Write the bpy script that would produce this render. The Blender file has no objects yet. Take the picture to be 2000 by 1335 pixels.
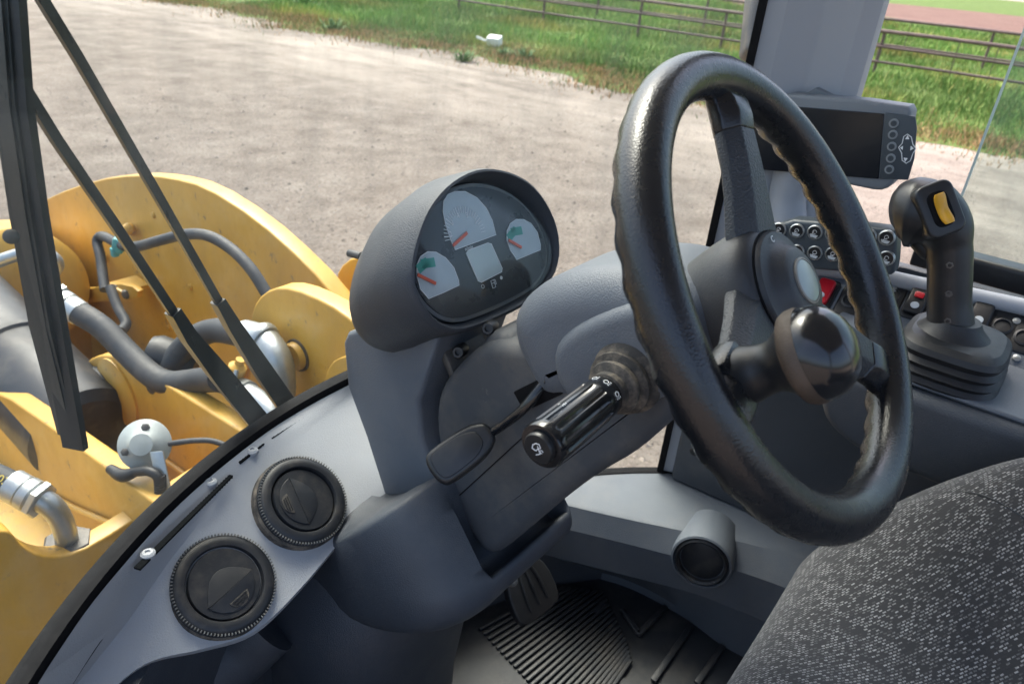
import bpy, bmesh, math, random
from mathutils import Vector, Matrix
V = Vector
random.seed(7)
SC = bpy.context.scene
COL = SC.collection
# ------------------------------------------------------------------ camera
PITCH, ROLL, YAW, FPX = math.radians(28), math.radians(5.3), math.radians(54.4), 1444.0
EYE = V((-0.618, -0.159, 2.859))
def _yaw(v): return V((math.cos(YAW)*v[0]+math.sin(YAW)*v[1], -math.sin(YAW)*v[0]+math.cos(YAW)*v[1], v[2]))
FW = _yaw((0, math.cos(PITCH), -math.sin(PITCH)))
_u0 = V((0, math.sin(PITCH), math.cos(PITCH)))
RT = _yaw(V((math.cos(ROLL), 0, 0)) + math.sin(ROLL)*_u0)
UP = _yaw(V((-math.sin(ROLL), 0, 0)) + math.cos(ROLL)*_u0)
cd = bpy.data.cameras.new('camera'); cam = bpy.data.objects.new('camera', cd); COL.objects.link(cam)
cd.sensor_width = 36; cd.lens = 36*FPX/2000; cd.clip_start = .02; cd.clip_end = 2000
cd.dof.use_dof = True; cd.dof.focus_distance = .85; cd.dof.aperture_fstop = 9.0
cam.matrix_world = Matrix(((RT.x, UP.x, -FW.x, EYE.x), (RT.y, UP.y, -FW.y, EYE.y), (RT.z, UP.z, -FW.z, EYE.z), (0, 0, 0, 1)))
SC.camera = cam
# ------------------------------------------------------------------ light: bright, thinly overcast day
SUN_EL, SUN_AZ = math.radians(58), math.radians(25)
w = bpy.data.worlds.new('World'); SC.world = w; w.use_nodes = True
nt = w.node_tree; bg = nt.nodes['Background']
sky = nt.nodes.new('ShaderNodeTexSky'); sky.sky_type = 'NISHITA'; sky.sun_disc = False
sky.sun_elevation = SUN_EL; sky.sun_rotation = SUN_AZ; sky.air_density = .9; sky.dust_density = 6.0; sky.ozone_density = .6
nt.links.new(sky.outputs[0], bg.inputs[0]); bg.inputs[1].default_value = .15
sd = bpy.data.lights.new('sun', 'SUN'); sd.energy = 1.1; sd.angle = math.radians(30); sd.color = (1, .975, .94)
sun = bpy.data.objects.new('sun', sd); COL.objects.link(sun)
sdir = V((math.sin(SUN_AZ)*math.cos(SUN_EL), math.cos(SUN_AZ)*math.cos(SUN_EL), math.sin(SUN_EL)))
sun.rotation_euler = sdir.to_track_quat('Z', 'Y').to_euler()
vs = SC.view_settings; vs.view_transform = 'Standard'; vs.look = 'None'; vs.gamma = 1; vs.exposure = 1.78
try: vs.use_curve_mapping = False
except Exception: pass
SC.render.engine = 'CYCLES'; SC.cycles.transparent_max_bounces = 12; SC.cycles.max_bounces = 8

# ------------------------------------------------------------------ survey helpers: sight lines met with real planes of the machine
def ray(px, py): return FW + (px-1000)/FPX*RT - (py-667.5)/FPX*UP
def on(px, py, x=None, y=None, z=None):
    q = ray(px, py)
    d = (x-EYE.x)/q.x if x is not None else (y-EYE.y)/q.y if y is not None else (z-EYE.z)/q.z
    return EYE + q*d
def onp(px, py, c, n):
    q = ray(px, py); return EYE + q*((V(c)-EYE).dot(n)/q.dot(n))
def at(px, py, d): return EYE + ray(px, py)*d
def oncyl(px, py, R, cy=-.24):
    q = ray(px, py); ox, oy = EYE.x, EYE.y-cy
    a = q.x*q.x+q.y*q.y; b = 2*(ox*q.x+oy*q.y); c = ox*ox+oy*oy-R*R
    return EYE + q*((-b+math.sqrt(b*b-4*a*c))/(2*a))

# ------------------------------------------------------------------ mesh helpers: each returns (verts, faces)
def join(*gs):
    vv, ff = [], []
    for v, f in gs:
        o = len(vv); vv += list(v); ff += [tuple(i+o for i in t) for t in f]
    return vv, ff
def prism(poly, vec):
    n = len(poly); vec = V(vec); v = [V(p) for p in poly] + [V(p)+vec for p in poly]
    return v, [tuple(range(n-1, -1, -1)), tuple(range(n, 2*n))] + [(i, (i+1) % n, n+(i+1) % n, n+i) for i in range(n)]
def box(c, s, ax=None):
    c = V(c); X, Y, Z = [V(a).normalized() for a in ax] if ax else (V((1, 0, 0)), V((0, 1, 0)), V((0, 0, 1)))
    v = [c+X*(i*s[0]/2)+Y*(j*s[1]/2)+Z*(k*s[2]/2) for k in (-1, 1) for i, j in ((-1, -1), (1, -1), (1, 1), (-1, 1))]
    return v, [(3, 2, 1, 0), (4, 5, 6, 7), (0, 1, 5, 4), (1, 2, 6, 5), (2, 3, 7, 6), (3, 0, 4, 7)]
def loft(rings, cap0=True, cap1=True, closed=True):
    n = len(rings[0]); v = [V(p) for r in rings for p in r]; f = []
    for k in range(len(rings)-1):
        for i in range(n if closed else n-1):
            j = (i+1) % n; f.append((k*n+i, k*n+j, (k+1)*n+j, (k+1)*n+i))
    if cap0: f.append(tuple(range(n-1, -1, -1)))
    if cap1: f.append(tuple((len(rings)-1)*n+i for i in range(n)))
    return v, f
def frame(n):
    n = V(n).normalized(); a = n.cross(V((0, 0, 1)))
    if a.length < 1e-3: a = V((1, 0, 0))
    a.normalize(); return a, n.cross(a), n
def ring(c, a, b, ra, rb, n=24, p=2.0, ph=0):
    out = []
    for i in range(n):
        t = 2*math.pi*i/n+ph; x, y = math.cos(t), math.sin(t)
        out.append(V(c)+V(a)*(ra*math.copysign(abs(x)**(2/p), x))+V(b)*(rb*math.copysign(abs(y)**(2/p), y)))
    return out
def lathe(c, axis, prof, n=28):
    a, b, k = frame(axis); return loft([ring(V(c)+k*h, a, b, r, r, n) for r, h in prof])
def spline(pts, m=8):
    P = [V(p) for p in pts]; out = []
    if len(P) < 3: return P
    for i in range(len(P)-1):
        p0 = P[i-1] if i else P[0]*2-P[1]; p1, p2 = P[i], P[i+1]; p3 = P[i+2] if i+2 < len(P) else P[-1]*2-P[-2]
        for k in range(m):
            t = k/m; out.append(.5*((2*p1)+(p2-p0)*t+(2*p0-5*p1+4*p2-p3)*t*t+(3*p1-p0-3*p2+p3)*t**3))
    return out+[P[-1]]
def tube(pts, r, n=14, m=8, flat=1.0, up=None):
    P = spline(pts, m); N = len(P); rings = []
    rr = r if isinstance(r, (list, tuple)) else [r]*2
    T = [(P[min(i+1, N-1)]-P[max(i-1, 0)]).normalized() for i in range(N)]
    a = V(up).normalized() if up else (T[0].cross(V((0, 0, 1))) if abs(T[0].z) < .95 else V((1, 0, 0)))
    for i in range(N):
        a = (a-T[i]*a.dot(T[i])).normalized(); b = T[i].cross(a)
        s = i/(N-1)*(len(rr)-1); k = min(int(s), len(rr)-2); q = rr[k]+(rr[k+1]-rr[k])*(s-k)
        rings.append(ring(P[i], a, b, q, q*flat, n))
    return loft(rings)
def inset2(poly, d):
    n = len(poly); out = []
    ar = sum(poly[i][0]*poly[(i+1) % n][1]-poly[(i+1) % n][0]*poly[i][1] for i in range(n)); s = 1 if ar > 0 else -1
    for i in range(n):
        p0, p, p1 = V(poly[i-1]), V(poly[i]), V(poly[(i+1) % n])
        e0 = (p-p0); e1 = (p1-p)
        if e0.length < 1e-7 or e1.length < 1e-7: out.append(p); continue
        e0.normalize(); e1.normalize(); n0 = V((-e0.y, e0.x))*s; n1 = V((-e1.y, e1.x))*s
        b = n0+n1; b = b/max(b.length, 1e-6); out.append(p+b*(d/max(b.dot(n0), .45)))
    return out
def smooth2(poly, it=2):
    P = [V(p) for p in poly]
    for _ in range(it):
        Q = []
        for i in range(len(P)):
            a, b = P[i], P[(i+1) % len(P)]; Q += [a*.75+b*.25, a*.25+b*.75]
        P = Q
    return P
def puff(poly, o, a, b, k, h0, h1, r=.005, seg=4, r1=None):
    """closed 2-D outline in the plane (o, a, b), drawn along k from h0 to h1 with rounded rims"""
    o, a, b, k = V(o), V(a), V(b), V(k); rings = []
    r1 = r if r1 is None else r1
    for s in range(seg+1):
        t = math.pi/2*s/seg; rings.append((r*(1-math.sin(t)), h0+r*(1-math.cos(t)))) if r else None
    if not r: rings.append((0, h0))
    for s in range(seg+1):
        t = math.pi/2*(1-s/seg); rings.append((r1*(1-math.sin(t)), h1-r1*(1-math.cos(t)))) if r1 else None
    if not r1: rings.append((0, h1))
    return loft([[o+a*p[0]+b*p[1]+k*h for p in inset2(poly, d)] for d, h in rings])
def rrect(w, h, r, n=5, cx=0, cy=0):
    out = []
    for sx, sy, t0 in ((1, 1, 0), (-1, 1, 90), (-1, -1, 180), (1, -1, 270)):
        for i in range(n+1):
            t = math.radians(t0+90*i/n); out.append(V((cx+sx*(w/2-r)+r*math.cos(t), cy+sy*(h/2-r)+r*math.sin(t))))
    return out
def yz(poly, x, w, r=.01, seg=4):
    """side outline given as (y, z), standing in the plane x, drawn w to the right"""
    return puff([(p[0], p[1]) for p in poly], (x, 0, 0), (0, 1, 0), (0, 0, 1), (1, 0, 0), 0, w, r, seg)
def pyz(pts, x): return [(q.y, q.z) for q in (on(p[0], p[1], x=x) for p in pts)]

# ------------------------------------------------------------------ objects
def tag(o, label=None, cat=None, group=None, kind=None):
    for k, v in (('label', label), ('category', cat), ('group', group), ('kind', kind)):
        if v: o[k] = v
    return o
def thing(name, label, cat, loc, group=None):
    o = bpy.data.objects.new(name, None); COL.objects.link(o); o.location = V(loc); o.empty_display_size = .05
    return tag(o, label, cat, group)
def origin(o):
    v = V((0, 0, 0))
    while o: v = v+o.location; o = o.parent
    return v
def obj(name, g, mat, parent=None, smooth=38, bevel=0, label=None, cat=None, group=None, kind=None, fix=True):
    off = origin(parent) if parent else V((0, 0, 0))
    me = bpy.data.meshes.new(name); me.from_pydata([tuple(V(p)-off) for p in g[0]], [], g[1])
    if fix or bevel:
        bm = bmesh.new(); bm.from_mesh(me)
        if fix: bmesh.ops.recalc_face_normals(bm, faces=bm.faces)
        if bevel:
            es = [e for e in bm.edges if e.is_manifold and e.calc_face_angle(0) > .5]
            bmesh.ops.bevel(bm, geom=es, offset=bevel, segments=2, affect='EDGES', profile=.5, clamp_overlap=True)
        bm.to_mesh(me); bm.free()
    if smooth:
        me.polygons.foreach_set('use_smooth', [True]*len(me.polygons)); me.set_sharp_from_angle(angle=math.radians(smooth))
    o = bpy.data.objects.new(name, me); COL.objects.link(o); o.parent = parent
    me.materials.append(mat)
    return tag(o, label, cat, group, kind)
def text(name, s, size, c, a, b, mat, parent, lift=.0006):
    cu = bpy.data.curves.new('t', 'FONT'); cu.body = s; cu.size = size; cu.align_x = 'CENTER'; cu.align_y = 'CENTER'; cu.extrude = .00015
    t = bpy.data.objects.new('t', cu); COL.objects.link(t)
    me0 = t.to_mesh(); a, b = V(a).normalized(), V(b).normalized(); k = a.cross(b)
    g = ([V(c)+a*v.co.x+b*v.co.y+k*(v.co.z+lift) for v in me0.vertices], [tuple(p.vertices) for p in me0.polygons])
    t.to_mesh_clear(); bpy.data.objects.remove(t); bpy.data.curves.remove(cu)
    return obj(name, g, mat, parent, smooth=0, fix=False)
def line(pts, w, a, b, o, k=.0004):
    """thin printed stroke through 2-D points in the plane (o, a, b)"""
    gs = []; a, b, o = V(a), V(b), V(o); n = a.cross(b).normalized()
    for p, q in zip(pts[:-1], pts[1:]):
        P, Q = o+a*p[0]+b*p[1], o+a*q[0]+b*q[1]; L = (Q-P).length
        if L > 1e-6:
            d = (Q-P)/L; gs.append(box((P+Q)/2, (L+w, w, k), (d, n.cross(d), n)))
    return join(*gs)
def circ2(cx, cy, r, t0=0, t1=360, n=16): return [(cx+r*math.cos(math.radians(t0+(t1-t0)*i/n)), cy+r*math.sin(math.radians(t0+(t1-t0)*i/n))) for i in range(n+1)]

# ------------------------------------------------------------------ materials
def M(name, col, rough=.5, var=.15, vs_=6, bump=0, bs=900, metal=0, dust=0, dcol=(.30, .25, .19), ds=14, spec=.5, coat=0, wear=None, stretch=None):
    m = bpy.data.materials.new(name); m.use_nodes = True; t = m.node_tree; N, L = t.nodes, t.links
    p = N['Principled BSDF']; p.inputs['Metallic'].default_value = metal; p.inputs['Roughness'].default_value = rough
    p.inputs['Specular IOR Level'].default_value = spec; p.inputs['Coat Weight'].default_value = coat
    tc = N.new('ShaderNodeTexCoord'); src = tc.outputs['Object']
    if stretch:
        mp = N.new('ShaderNodeMapping'); mp.inputs['Scale'].default_value = stretch; L.new(src, mp.inputs[0]); src = mp.outputs[0]
    def noise(s, d=5, r=.55):
        n = N.new('ShaderNodeTexNoise'); n.inputs['Scale'].default_value = s; n.inputs['Detail'].default_value = d; n.inputs['Roughness'].default_value = r
        L.new(src, n.inputs['Vector']); return n.outputs['Fac']
    def ramp(f, a, b, c0, c1):
        r = N.new('ShaderNodeValToRGB'); e = r.color_ramp.elements; e[0].position = a; e[1].position = b; e[0].color = c0; e[1].color = c1
        L.new(f, r.inputs[0]); return r.outputs[0]
    c4 = lambda c: (c[0], c[1], c[2], 1)
    out = ramp(noise(vs_), .3, .7, c4([x*(1-var) for x in col]), c4([min(1, x*(1+var)) for x in col]))
    def mix(f, a, b):
        x = N.new('ShaderNodeMix'); x.data_type = 'RGBA'; L.new(f, x.inputs['Factor']); L.new(a, x.inputs['A'])
        if isinstance(b, tuple): x.inputs['B'].default_value = b
        else: L.new(b, x.inputs['B'])
        return x.outputs['Result']
    if dust:
        f = ramp(noise(ds, 9, .68), .52-.1*dust, .78, (0, 0, 0, 1), (dust, dust, dust, 1)); out = mix(f, out, c4(dcol))
    if wear:
        f = ramp(noise(wear[1], 10, .75), wear[2], wear[2]+.06, (0, 0, 0, 1), (1, 1, 1, 1)); out = mix(f, out, c4(wear[0]))
    L.new(out, p.inputs['Base Color'])
    rr = N.new('ShaderNodeMapRange'); rr.inputs['To Min'].default_value = max(.03, rough-.1); rr.inputs['To Max'].default_value = min(1, rough+.12)
    L.new(noise(vs_*5), rr.inputs['Value']); L.new(rr.outputs[0], p.inputs['Roughness'])
    if bump:
        b = N.new('ShaderNodeBump'); b.inputs['Strength'].default_value = bump; b.inputs['Distance'].default_value = .002
        L.new(noise(bs, 3), b.inputs['Height']); L.new(b.outputs[0], p.inputs['Normal'])
    return m
def set_bump(m, kind, scale, strength, dist=.001, **kw):
    t = m.node_tree; N, L = t.nodes, t.links; tc = N.new('ShaderNodeTexCoord'); v = tc.outputs['Object']
    if kind == 'voronoi':
        n = N.new('ShaderNodeTexVoronoi'); n.feature = kw.get('feature', 'F1'); n.inputs['Scale'].default_value = scale; h = n.outputs['Distance']
    else:
        n = N.new('ShaderNodeTexNoise'); n.inputs['Scale'].default_value = scale; n.inputs['Detail'].default_value = 2; n.inputs['Distortion'].default_value = kw.get('dis', 1.5); h = n.outputs['Fac']
    L.new(v, n.inputs['Vector']); b = N.new('ShaderNodeBump'); b.inputs['Strength'].default_value = strength; b.inputs['Distance'].default_value = dist
    L.new(h, b.inputs['Height']); L.new(b.outputs[0], N['Principled BSDF'].inputs['Normal']); return m
DASH = M('grey_dash_plastic', (.32, .335, .355), .48, .06, 5, .32, 620, dust=.32, ds=8, dcol=(.36, .335, .30), wear=((.24, .24, .245), 45, .66))
DARK = M('charcoal_plastic', (.047, .055, .067), .50, .12, 5, .40, 620, dust=.34, ds=7, dcol=(.15, .14, .13), wear=((.10, .10, .10), 34, .655))
DARKDUST = M('dusty_charcoal_plastic', (.052, .058, .067), .56, .12, 6, .3, 1100, dust=.6, ds=11, dcol=(.17, .15, .125), wear=((.13, .125, .12), 40, .65))
PANEL = M('slate_plastic', (.098, .114, .136), .50, .10, 5, .40, 620, dust=.36, ds=7, dcol=(.20, .185, .165), wear=((.17, .17, .17), 34, .66))
BLACK = M('black_plastic', (.012, .013, .015), .38, .1, 8, .06, 900, dust=.08, ds=16)
VENT = M('black_vent_plastic', (.012, .014, .018), .46, .15, 10, .12, 1200, dust=.16, ds=26)
GLOSS = M('polished_black', (.007, .008, .010), .17, .08, 8, coat=.25, dust=.05, ds=40)
WHEEL = set_bump(M('grained_black_polyurethane', (.008, .0092, .0115), .26, .12, 8, spec=.6), 'voronoi', 640, .36, .0006, feature='SMOOTH_F1')
SPOKE = set_bump(M('textured_spoke_plastic', (.035, .040, .046), .42, .1, 8), 'voronoi', 520, .7, .0008)
HUBM = set_bump(M('grained_hub_plastic', (.028, .031, .036), .44, .1, 8, dust=.1), 'noise', 700, .4, .0008, dis=1)
RUBBER = M('black_rubber', (.011, .012, .014), .5, .2, 12, .1, 700, dust=.2, dcol=(.07, .065, .06))
DIRTYRUB = M('dust_caked_rubber', (.03, .028, .026), .75, .2, 12, .2, 500, dust=.9, ds=40)
MAT = M('rubber_floor_mat', (.020, .023, .028), .48, .2, 7, .12, 600, dust=.6, ds=11, dcol=(.10, .09, .078))
HOSE = M('rubber_hose', (.030, .033, .038), .6, .2, 12, .15, 500, dust=.2)
YEL = M('yellow_machine_paint', (.54, .305, .043), .38, .12, 3.5, .05, 60, dust=.38, ds=7, dcol=(.52, .40, .20), wear=((.20, .14, .07), 26, .60))
YELF = M('dirty_yellow_floor', (.54, .33, .06), .5, .15, 5, .2, 50, dust=.75, ds=16, dcol=(.36, .25, .13), wear=((.09, .065, .04), 38, .60))
STEEL = M('zinc_steel', (.42, .44, .44), .38, .15, 20, .1, 200, metal=.8, dust=.15)
STEELD = M('dark_weathered_steel', (.09, .085, .08), .5, .3, 20, .2, 150, metal=.4, dust=.4)
CYL = M('black_cylinder_paint', (.016, .018, .024), .42, .2, 5, .05, 90, dust=.25)
HORN = M('grey_horn_paint', (.33, .36, .35), .42, .1, 20, .05, 200, dust=.2)
TEAL = M('teal_plastic', (.06, .30, .30), .5)
KNOBB = M('worn_brown_band', (.060, .043, .031), .62, .25, 40, .2, 700)
WIPER = M('wiper_black_paint', (.012, .016, .018), .3, .2, 14, .06, 400, dust=.18, stretch=(1, 1, .2))
PILLAR = M('light_grey_trim', (.34, .36, .39), .55, .03, 5, .08, 1400)
MONG = M('monitor_grey', (.16, .18, .20), .5, .03, 5, .06, 1500)
KEYP = M('keypad_slate', (.045, .058, .070), .45, .05, 8)
SCREEN = M('dark_screen', (.008, .010, .014), .16, .05, 6)
PALE = M('pale_print', (.78, .80, .81), .5, .02)
MIDP = M('grey_print', (.25, .27, .28), .5, .02)
CFACE = M('cluster_face', (.040, .045, .052), .28, .05, 8)
GAUGE = M('gauge_glass', (.46, .52, .56), .16, .1, 18)
LCD = M('pale_lcd', (.52, .60, .60), .16, .05, 14)
GREENB = M('teal_print', (.04, .34, .27), .3)
GDARK = M('dark_gauge_patch', (.03, .04, .05), .2)
REDN = M('orange_red_needle', (.80, .12, .05), .4)
RED = M('red_switch', (.50, .012, .022), .3, .08, 10)
YBTN = M('yellow_rocker', (.70, .36, .03), .35, .08, 20, dust=.2, ds=60)
CLEAR = M('clear_button', (.50, .54, .56), .15, .1, 60)
LENS = M('silver_lens', (.30, .36, .36), .2, .08, 30)
FENCE = M('rusty_brown_pipe', (.13, .085, .075), .65, .25, 3, .1, 40)
WHITE = M('white_litter', (.75, .76, .74), .5, .05)
SLOT = M('slot_black', (.008, .009, .010), .95, .1, 20, spec=.03)
FRIT = M('black_seal', (.005, .005, .006), .75, .1, 20, spec=.15)
def glass(name, tint, gloss=.02, f0=.014, f1=.17):
    m = bpy.data.materials.new(name); m.use_nodes = True; t = m.node_tree; N, L = t.nodes, t.links
    for n in list(N):
        if n.type == 'BSDF_PRINCIPLED': N.remove(n)
    tr = N.new('ShaderNodeBsdfTransparent'); tr.inputs[0].default_value = (*tint, 1)
    gl = N.new('ShaderNodeBsdfGlossy'); gl.inputs['Roughness'].default_value = gloss
    df = N.new('ShaderNodeBsdfDiffuse'); df.inputs[0].default_value = (.5, .48, .44, 1)
    lw = N.new('ShaderNodeLayerWeight'); lw.inputs[0].default_value = .5
    pw = N.new('ShaderNodeMath'); pw.operation = 'POWER'; L.new(lw.outputs['Facing'], pw.inputs[0]); pw.inputs[1].default_value = 4
    fr = N.new('ShaderNodeMath'); fr.operation = 'MULTIPLY_ADD'; L.new(pw.outputs[0], fr.inputs[0]); fr.inputs[1].default_value = .35; fr.inputs[2].default_value = .018
    x = N.new('ShaderNodeMixShader'); L.new(fr.outputs[0], x.inputs[0]); L.new(tr.outputs[0], x.inputs[1]); L.new(gl.outputs[0], x.inputs[2])
    # a light film of dust, thicker in smears
    tc = N.new('ShaderNodeTexCoord'); mp = N.new('ShaderNodeMapping'); mp.inputs['Scale'].default_value = (9, 9, 3); L.new(tc.outputs['Object'], mp.inputs[0])
    no = N.new('ShaderNodeTexNoise'); no.inputs['Scale'].default_value = 1.6; no.inputs['Detail'].default_value = 8; no.inputs['Roughness'].default_value = .7; L.new(mp.outputs[0], no.inputs[0])
    mr = N.new('ShaderNodeMapRange'); mr.inputs['From Min'].default_value = .4; mr.inputs['From Max'].default_value = .8; mr.inputs['To Min'].default_value = f0; mr.inputs['To Max'].default_value = f1; L.new(no.outputs[0], mr.inputs[0])
    y = N.new('ShaderNodeMixShader'); L.new(mr.outputs[0], y.inputs[0]); L.new(x.outputs[0], y.inputs[1]); L.new(df.outputs[0], y.inputs[2])
    L.new(y.outputs[0], N['Material Output'].inputs[0]); return m
GLASS = glass('windscreen_glass', (.93, .97, .955)); GLASS2 = glass('side_glass', (.88, .95, .93), .02, .05, .22)
GLASSC = glass('cluster_lens', (.97, .98, .98), .03, .0, .02)
EDGE = M('pale_green_glass_edge', (.62, .75, .70), .2, .02)
# ================================================================== OUTDOORS
def ground_mat(name, cols, scale, bump, bdist, patch=None, fine=60):
    m = bpy.data.materials.new(name); m.use_nodes = True; t = m.node_tree; N, L = t.nodes, t.links; p = N['Principled BSDF']
    p.inputs['Roughness'].default_value = .9; p.inputs['Specular IOR Level'].default_value = .2
    tc = N.new('ShaderNodeTexCoord')
    def noise(s, d=8, r=.65, st=None):
        n = N.new('ShaderNodeTexNoise'); n.inputs['Scale'].default_value = s; n.inputs['Detail'].default_value = d; n.inputs['Roughness'].default_value = r
        if st:
            mp = N.new('ShaderNodeMapping'); mp.inputs['Scale'].default_value = st; L.new(tc.outputs['Object'], mp.inputs[0]); L.new(mp.outputs[0], n.inputs[0])
        else: L.new(tc.outputs['Object'], n.inputs[0])
        return n.outputs['Fac']
    def ramp(f, stops):
        r = N.new('ShaderNodeValToRGB'); e = r.color_ramp.elements
        while len(e) < len(stops): e.new(.5)
        for i, (q, c) in enumerate(stops): e[i].position = q; e[i].color = (*c, 1)
        L.new(f, r.inputs[0]); return r.outputs[0]
    def mul(a, b, mode='MULTIPLY', f=1.0):
        x = N.new('ShaderNodeMix'); x.data_type = 'RGBA'; x.blend_type = mode
        if isinstance(f, float): x.inputs['Factor'].default_value = f
        else: L.new(f, x.inputs['Factor'])
        L.new(a, x.inputs['A']); L.new(b, x.inputs['B']); return x.outputs['Result']
    k = len(cols)
    base = ramp(noise(scale, 10, .7), [(.3+.4*i/(k-1), c) for i, c in enumerate(cols)])
    grit = ramp(noise(fine, 6, .75), [(.36, (.50, .47, .45)), (.50, (.95, .95, .95)), (.66, (1.0, 1.0, 1.0))])
    out = mul(base, grit)
    if patch:
        lo, hi, pc, st = patch
        sx = N.new('ShaderNodeSeparateXYZ'); L.new(tc.outputs['Object'], sx.inputs[0])
        ad = N.new('ShaderNodeMath'); ad.operation = 'MULTIPLY_ADD'; L.new(noise(.35, 6, .6), ad.inputs[0]); ad.inputs[1].default_value = 5.0; L.new(sx.outputs[0], ad.inputs[2])
        band = ramp2 = N.new('ShaderNodeMapRange'); band.inputs['From Min'].default_value = lo; band.inputs['From Max'].default_value = hi; band.clamp = True; L.new(ad.outputs[0], band.inputs[0])
        st_ = ramp(noise(1.0, 9, .7, st), [(.40, (0, 0, 0)), (.62, (1, 1, 1))])
        mm = N.new('ShaderNodeMath'); mm.operation = 'MULTIPLY'; L.new(band.outputs[0], mm.inputs[0]); L.new(st_, mm.inputs[1])
        pcn = N.new('ShaderNodeRGB'); pcn.outputs[0].default_value = (*pc, 1)
        out = mul(out, pcn.outputs[0], 'MIX', mm.outputs[0])
    L.new(out, p.inputs['Base Color'])
    b = N.new('ShaderNodeBump'); b.inputs['Strength'].default_value = bump; b.inputs['Distance'].default_value = bdist
    L.new(noise(fine*.35, 8, .75), b.inputs['Height']); L.new(b.outputs[0], p.inputs['Normal']); return m
YARD = ground_mat('gravel_yard', [(.150, .120, .097), (.235, .195, .164), (.315, .270, .230)], 1.3, 1.0, .06, (11.5, 15.0, (.37, .315, .265), (.5, .16, 1)), 22)
FIELD = ground_mat('grassy_soil', [(.07, .10, .025), (.10, .16, .035), (.15, .21, .05)], .6, .8, .1, None, 8)
SOIL = ground_mat('red_brown_soil', [(.13, .075, .06), (.17, .10, .08), (.20, .13, .10)], .25, .6, .2, None, 3)
def sheet(x0, x1, y0, y1, z): return [V((x0, y0, z)), V((x1, y0, z)), V((x1, y1, z)), V((x0, y1, z))], [(0, 1, 2, 3)]
obj('ground', sheet(-900, 1400, -900, 900, 0), YARD, smooth=0, kind='structure', fix=False)
def gravel():
    R = random.Random(11); vv, ff, cc = [], [], []
    oc = [(0, 1, 2), (0, 2, 3), (0, 3, 4), (0, 4, 1)]
    for _ in range(30000):
        d = 3.2+13*R.random()**1.3; a = math.radians(R.uniform(14, 86)); x, y = EYE.x+d*math.sin(a), EYE.y+d*math.cos(a); s = R.uniform(.004, .012)*(1+R.random()**6*2.2); t = R.uniform(0, 1.5); o = len(vv)
        vv += [(x+R.uniform(-.3, .3)*s, y+R.uniform(-.3, .3)*s, s*R.uniform(.5, .9))]+[(x+s*R.uniform(.7, 1.2)*math.cos(t+1.571*k), y+s*R.uniform(.7, 1.2)*math.sin(t+1.571*k), 0) for k in range(4)]
        ff += [tuple(i+o for i in q) for q in oc]; k = R.uniform(.55, 1.25); cc += [(.30*k, .25*k, .21*k)]*5
    me = bpy.data.meshes.new('gravel'); me.from_pydata(vv, [], ff)
    at_ = me.color_attributes.new('tone', 'FLOAT_COLOR', 'POINT'); at_.data.foreach_set('color', [q for c in cc for q in (*c, 1)])
    o = bpy.data.objects.new('gravel', me); COL.objects.link(o); me.materials.append(attr_mat('loose_stones'))
    tag(o, 'loose pebbles scattered over the pale gravel yard', 'gravel', kind='stuff')
def attr_mat(name):
    m = bpy.data.materials.new(name); m.use_nodes = True; N, L = m.node_tree.nodes, m.node_tree.links
    a = N.new('ShaderNodeAttribute'); a.attribute_name = 'tone'; p = N['Principled BSDF']; L.new(a.outputs['Color'], p.inputs['Base Color'])
    p.inputs['Roughness'].default_value = .8; p.inputs['Specular IOR Level'].default_value = .2; return m
gravel()
def edge_x(y): return 16.9-.055*y+.5*math.sin(y*.55)+.28*math.sin(y*1.7+1)+.15*math.sin(y*4.1)
N_ = 240; ys = [-40+110*i/N_ for i in range(N_+1)]
fv = [V((edge_x(y), y, .004)) for y in ys]+[V((400, 400, .004)), V((400, -300, .004))]
obj('field', (fv, [tuple(range(len(fv)))]), FIELD, smooth=0, kind='structure')
sv = [V((72+6*math.sin(y*.13)+3*math.sin(y*.41), y, .010)) for y in range(-60, 121, 3)]+[V((128+9*math.sin(y*.09), y, .010)) for y in range(120, -61, -3)]
obj('ploughed_soil', (sv, [tuple(range(len(sv)))]), SOIL, smooth=0, kind='structure')

BLADE = attr_mat('grass_blades')
def blades(name, n, place, hts, wid, tones, label, cat):
    vv, ff, cc = [], [], []
    R = random.Random(3)
    for _ in range(n):
        x, y, s = place(R)
        h = R.uniform(*hts)*s; a = R.uniform(0, 6.283); wd = wid*s*R.uniform(.6, 1.3); lx, ly = R.uniform(-.5, .5)*h, R.uniform(-.5, .5)*h
        dx, dy = math.cos(a)*wd, math.sin(a)*wd; o = len(vv)
        vv += [(x-dx, y-dy, 0), (x+dx, y+dy, 0), (x+dx*.7+lx*.4, y+dy*.7+ly*.4, h*.6), (x-dx*.7+lx*.4, y-dy*.7+ly*.4, h*.6), (x+lx, y+ly, h)]
        ff += [(o, o+1, o+2, o+3), (o+3, o+2, o+4)]
        c = tones(R, x, y); cc += [c]*5
    me = bpy.data.meshes.new(name); me.from_pydata(vv, [], ff)
    at_ = me.color_attributes.new('tone', 'FLOAT_COLOR', 'POINT'); at_.data.foreach_set('color', [q for c in cc for q in (*c, 1)])
    o = bpy.data.objects.new(name, me); COL.objects.link(o); me.materials.append(BLADE)
    return tag(o, label, cat, kind='stuff')
def wave(x, y): return .5+.25*math.sin(x*.7+y*.31)+.25*math.sin(y*.9-x*.4+2)
def gp(R):
    while True:
        d = 15.5+52*R.random()**1.7; y = R.uniform(-7, 14+d*.75); x = d
        if x > edge_x(y)+1.3+R.random()*1.5 and y > -.2*d-1: break
    return x, y, (1+.012*(x-16))*(.55+.8*wave(x*1.6, y*1.6))
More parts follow.
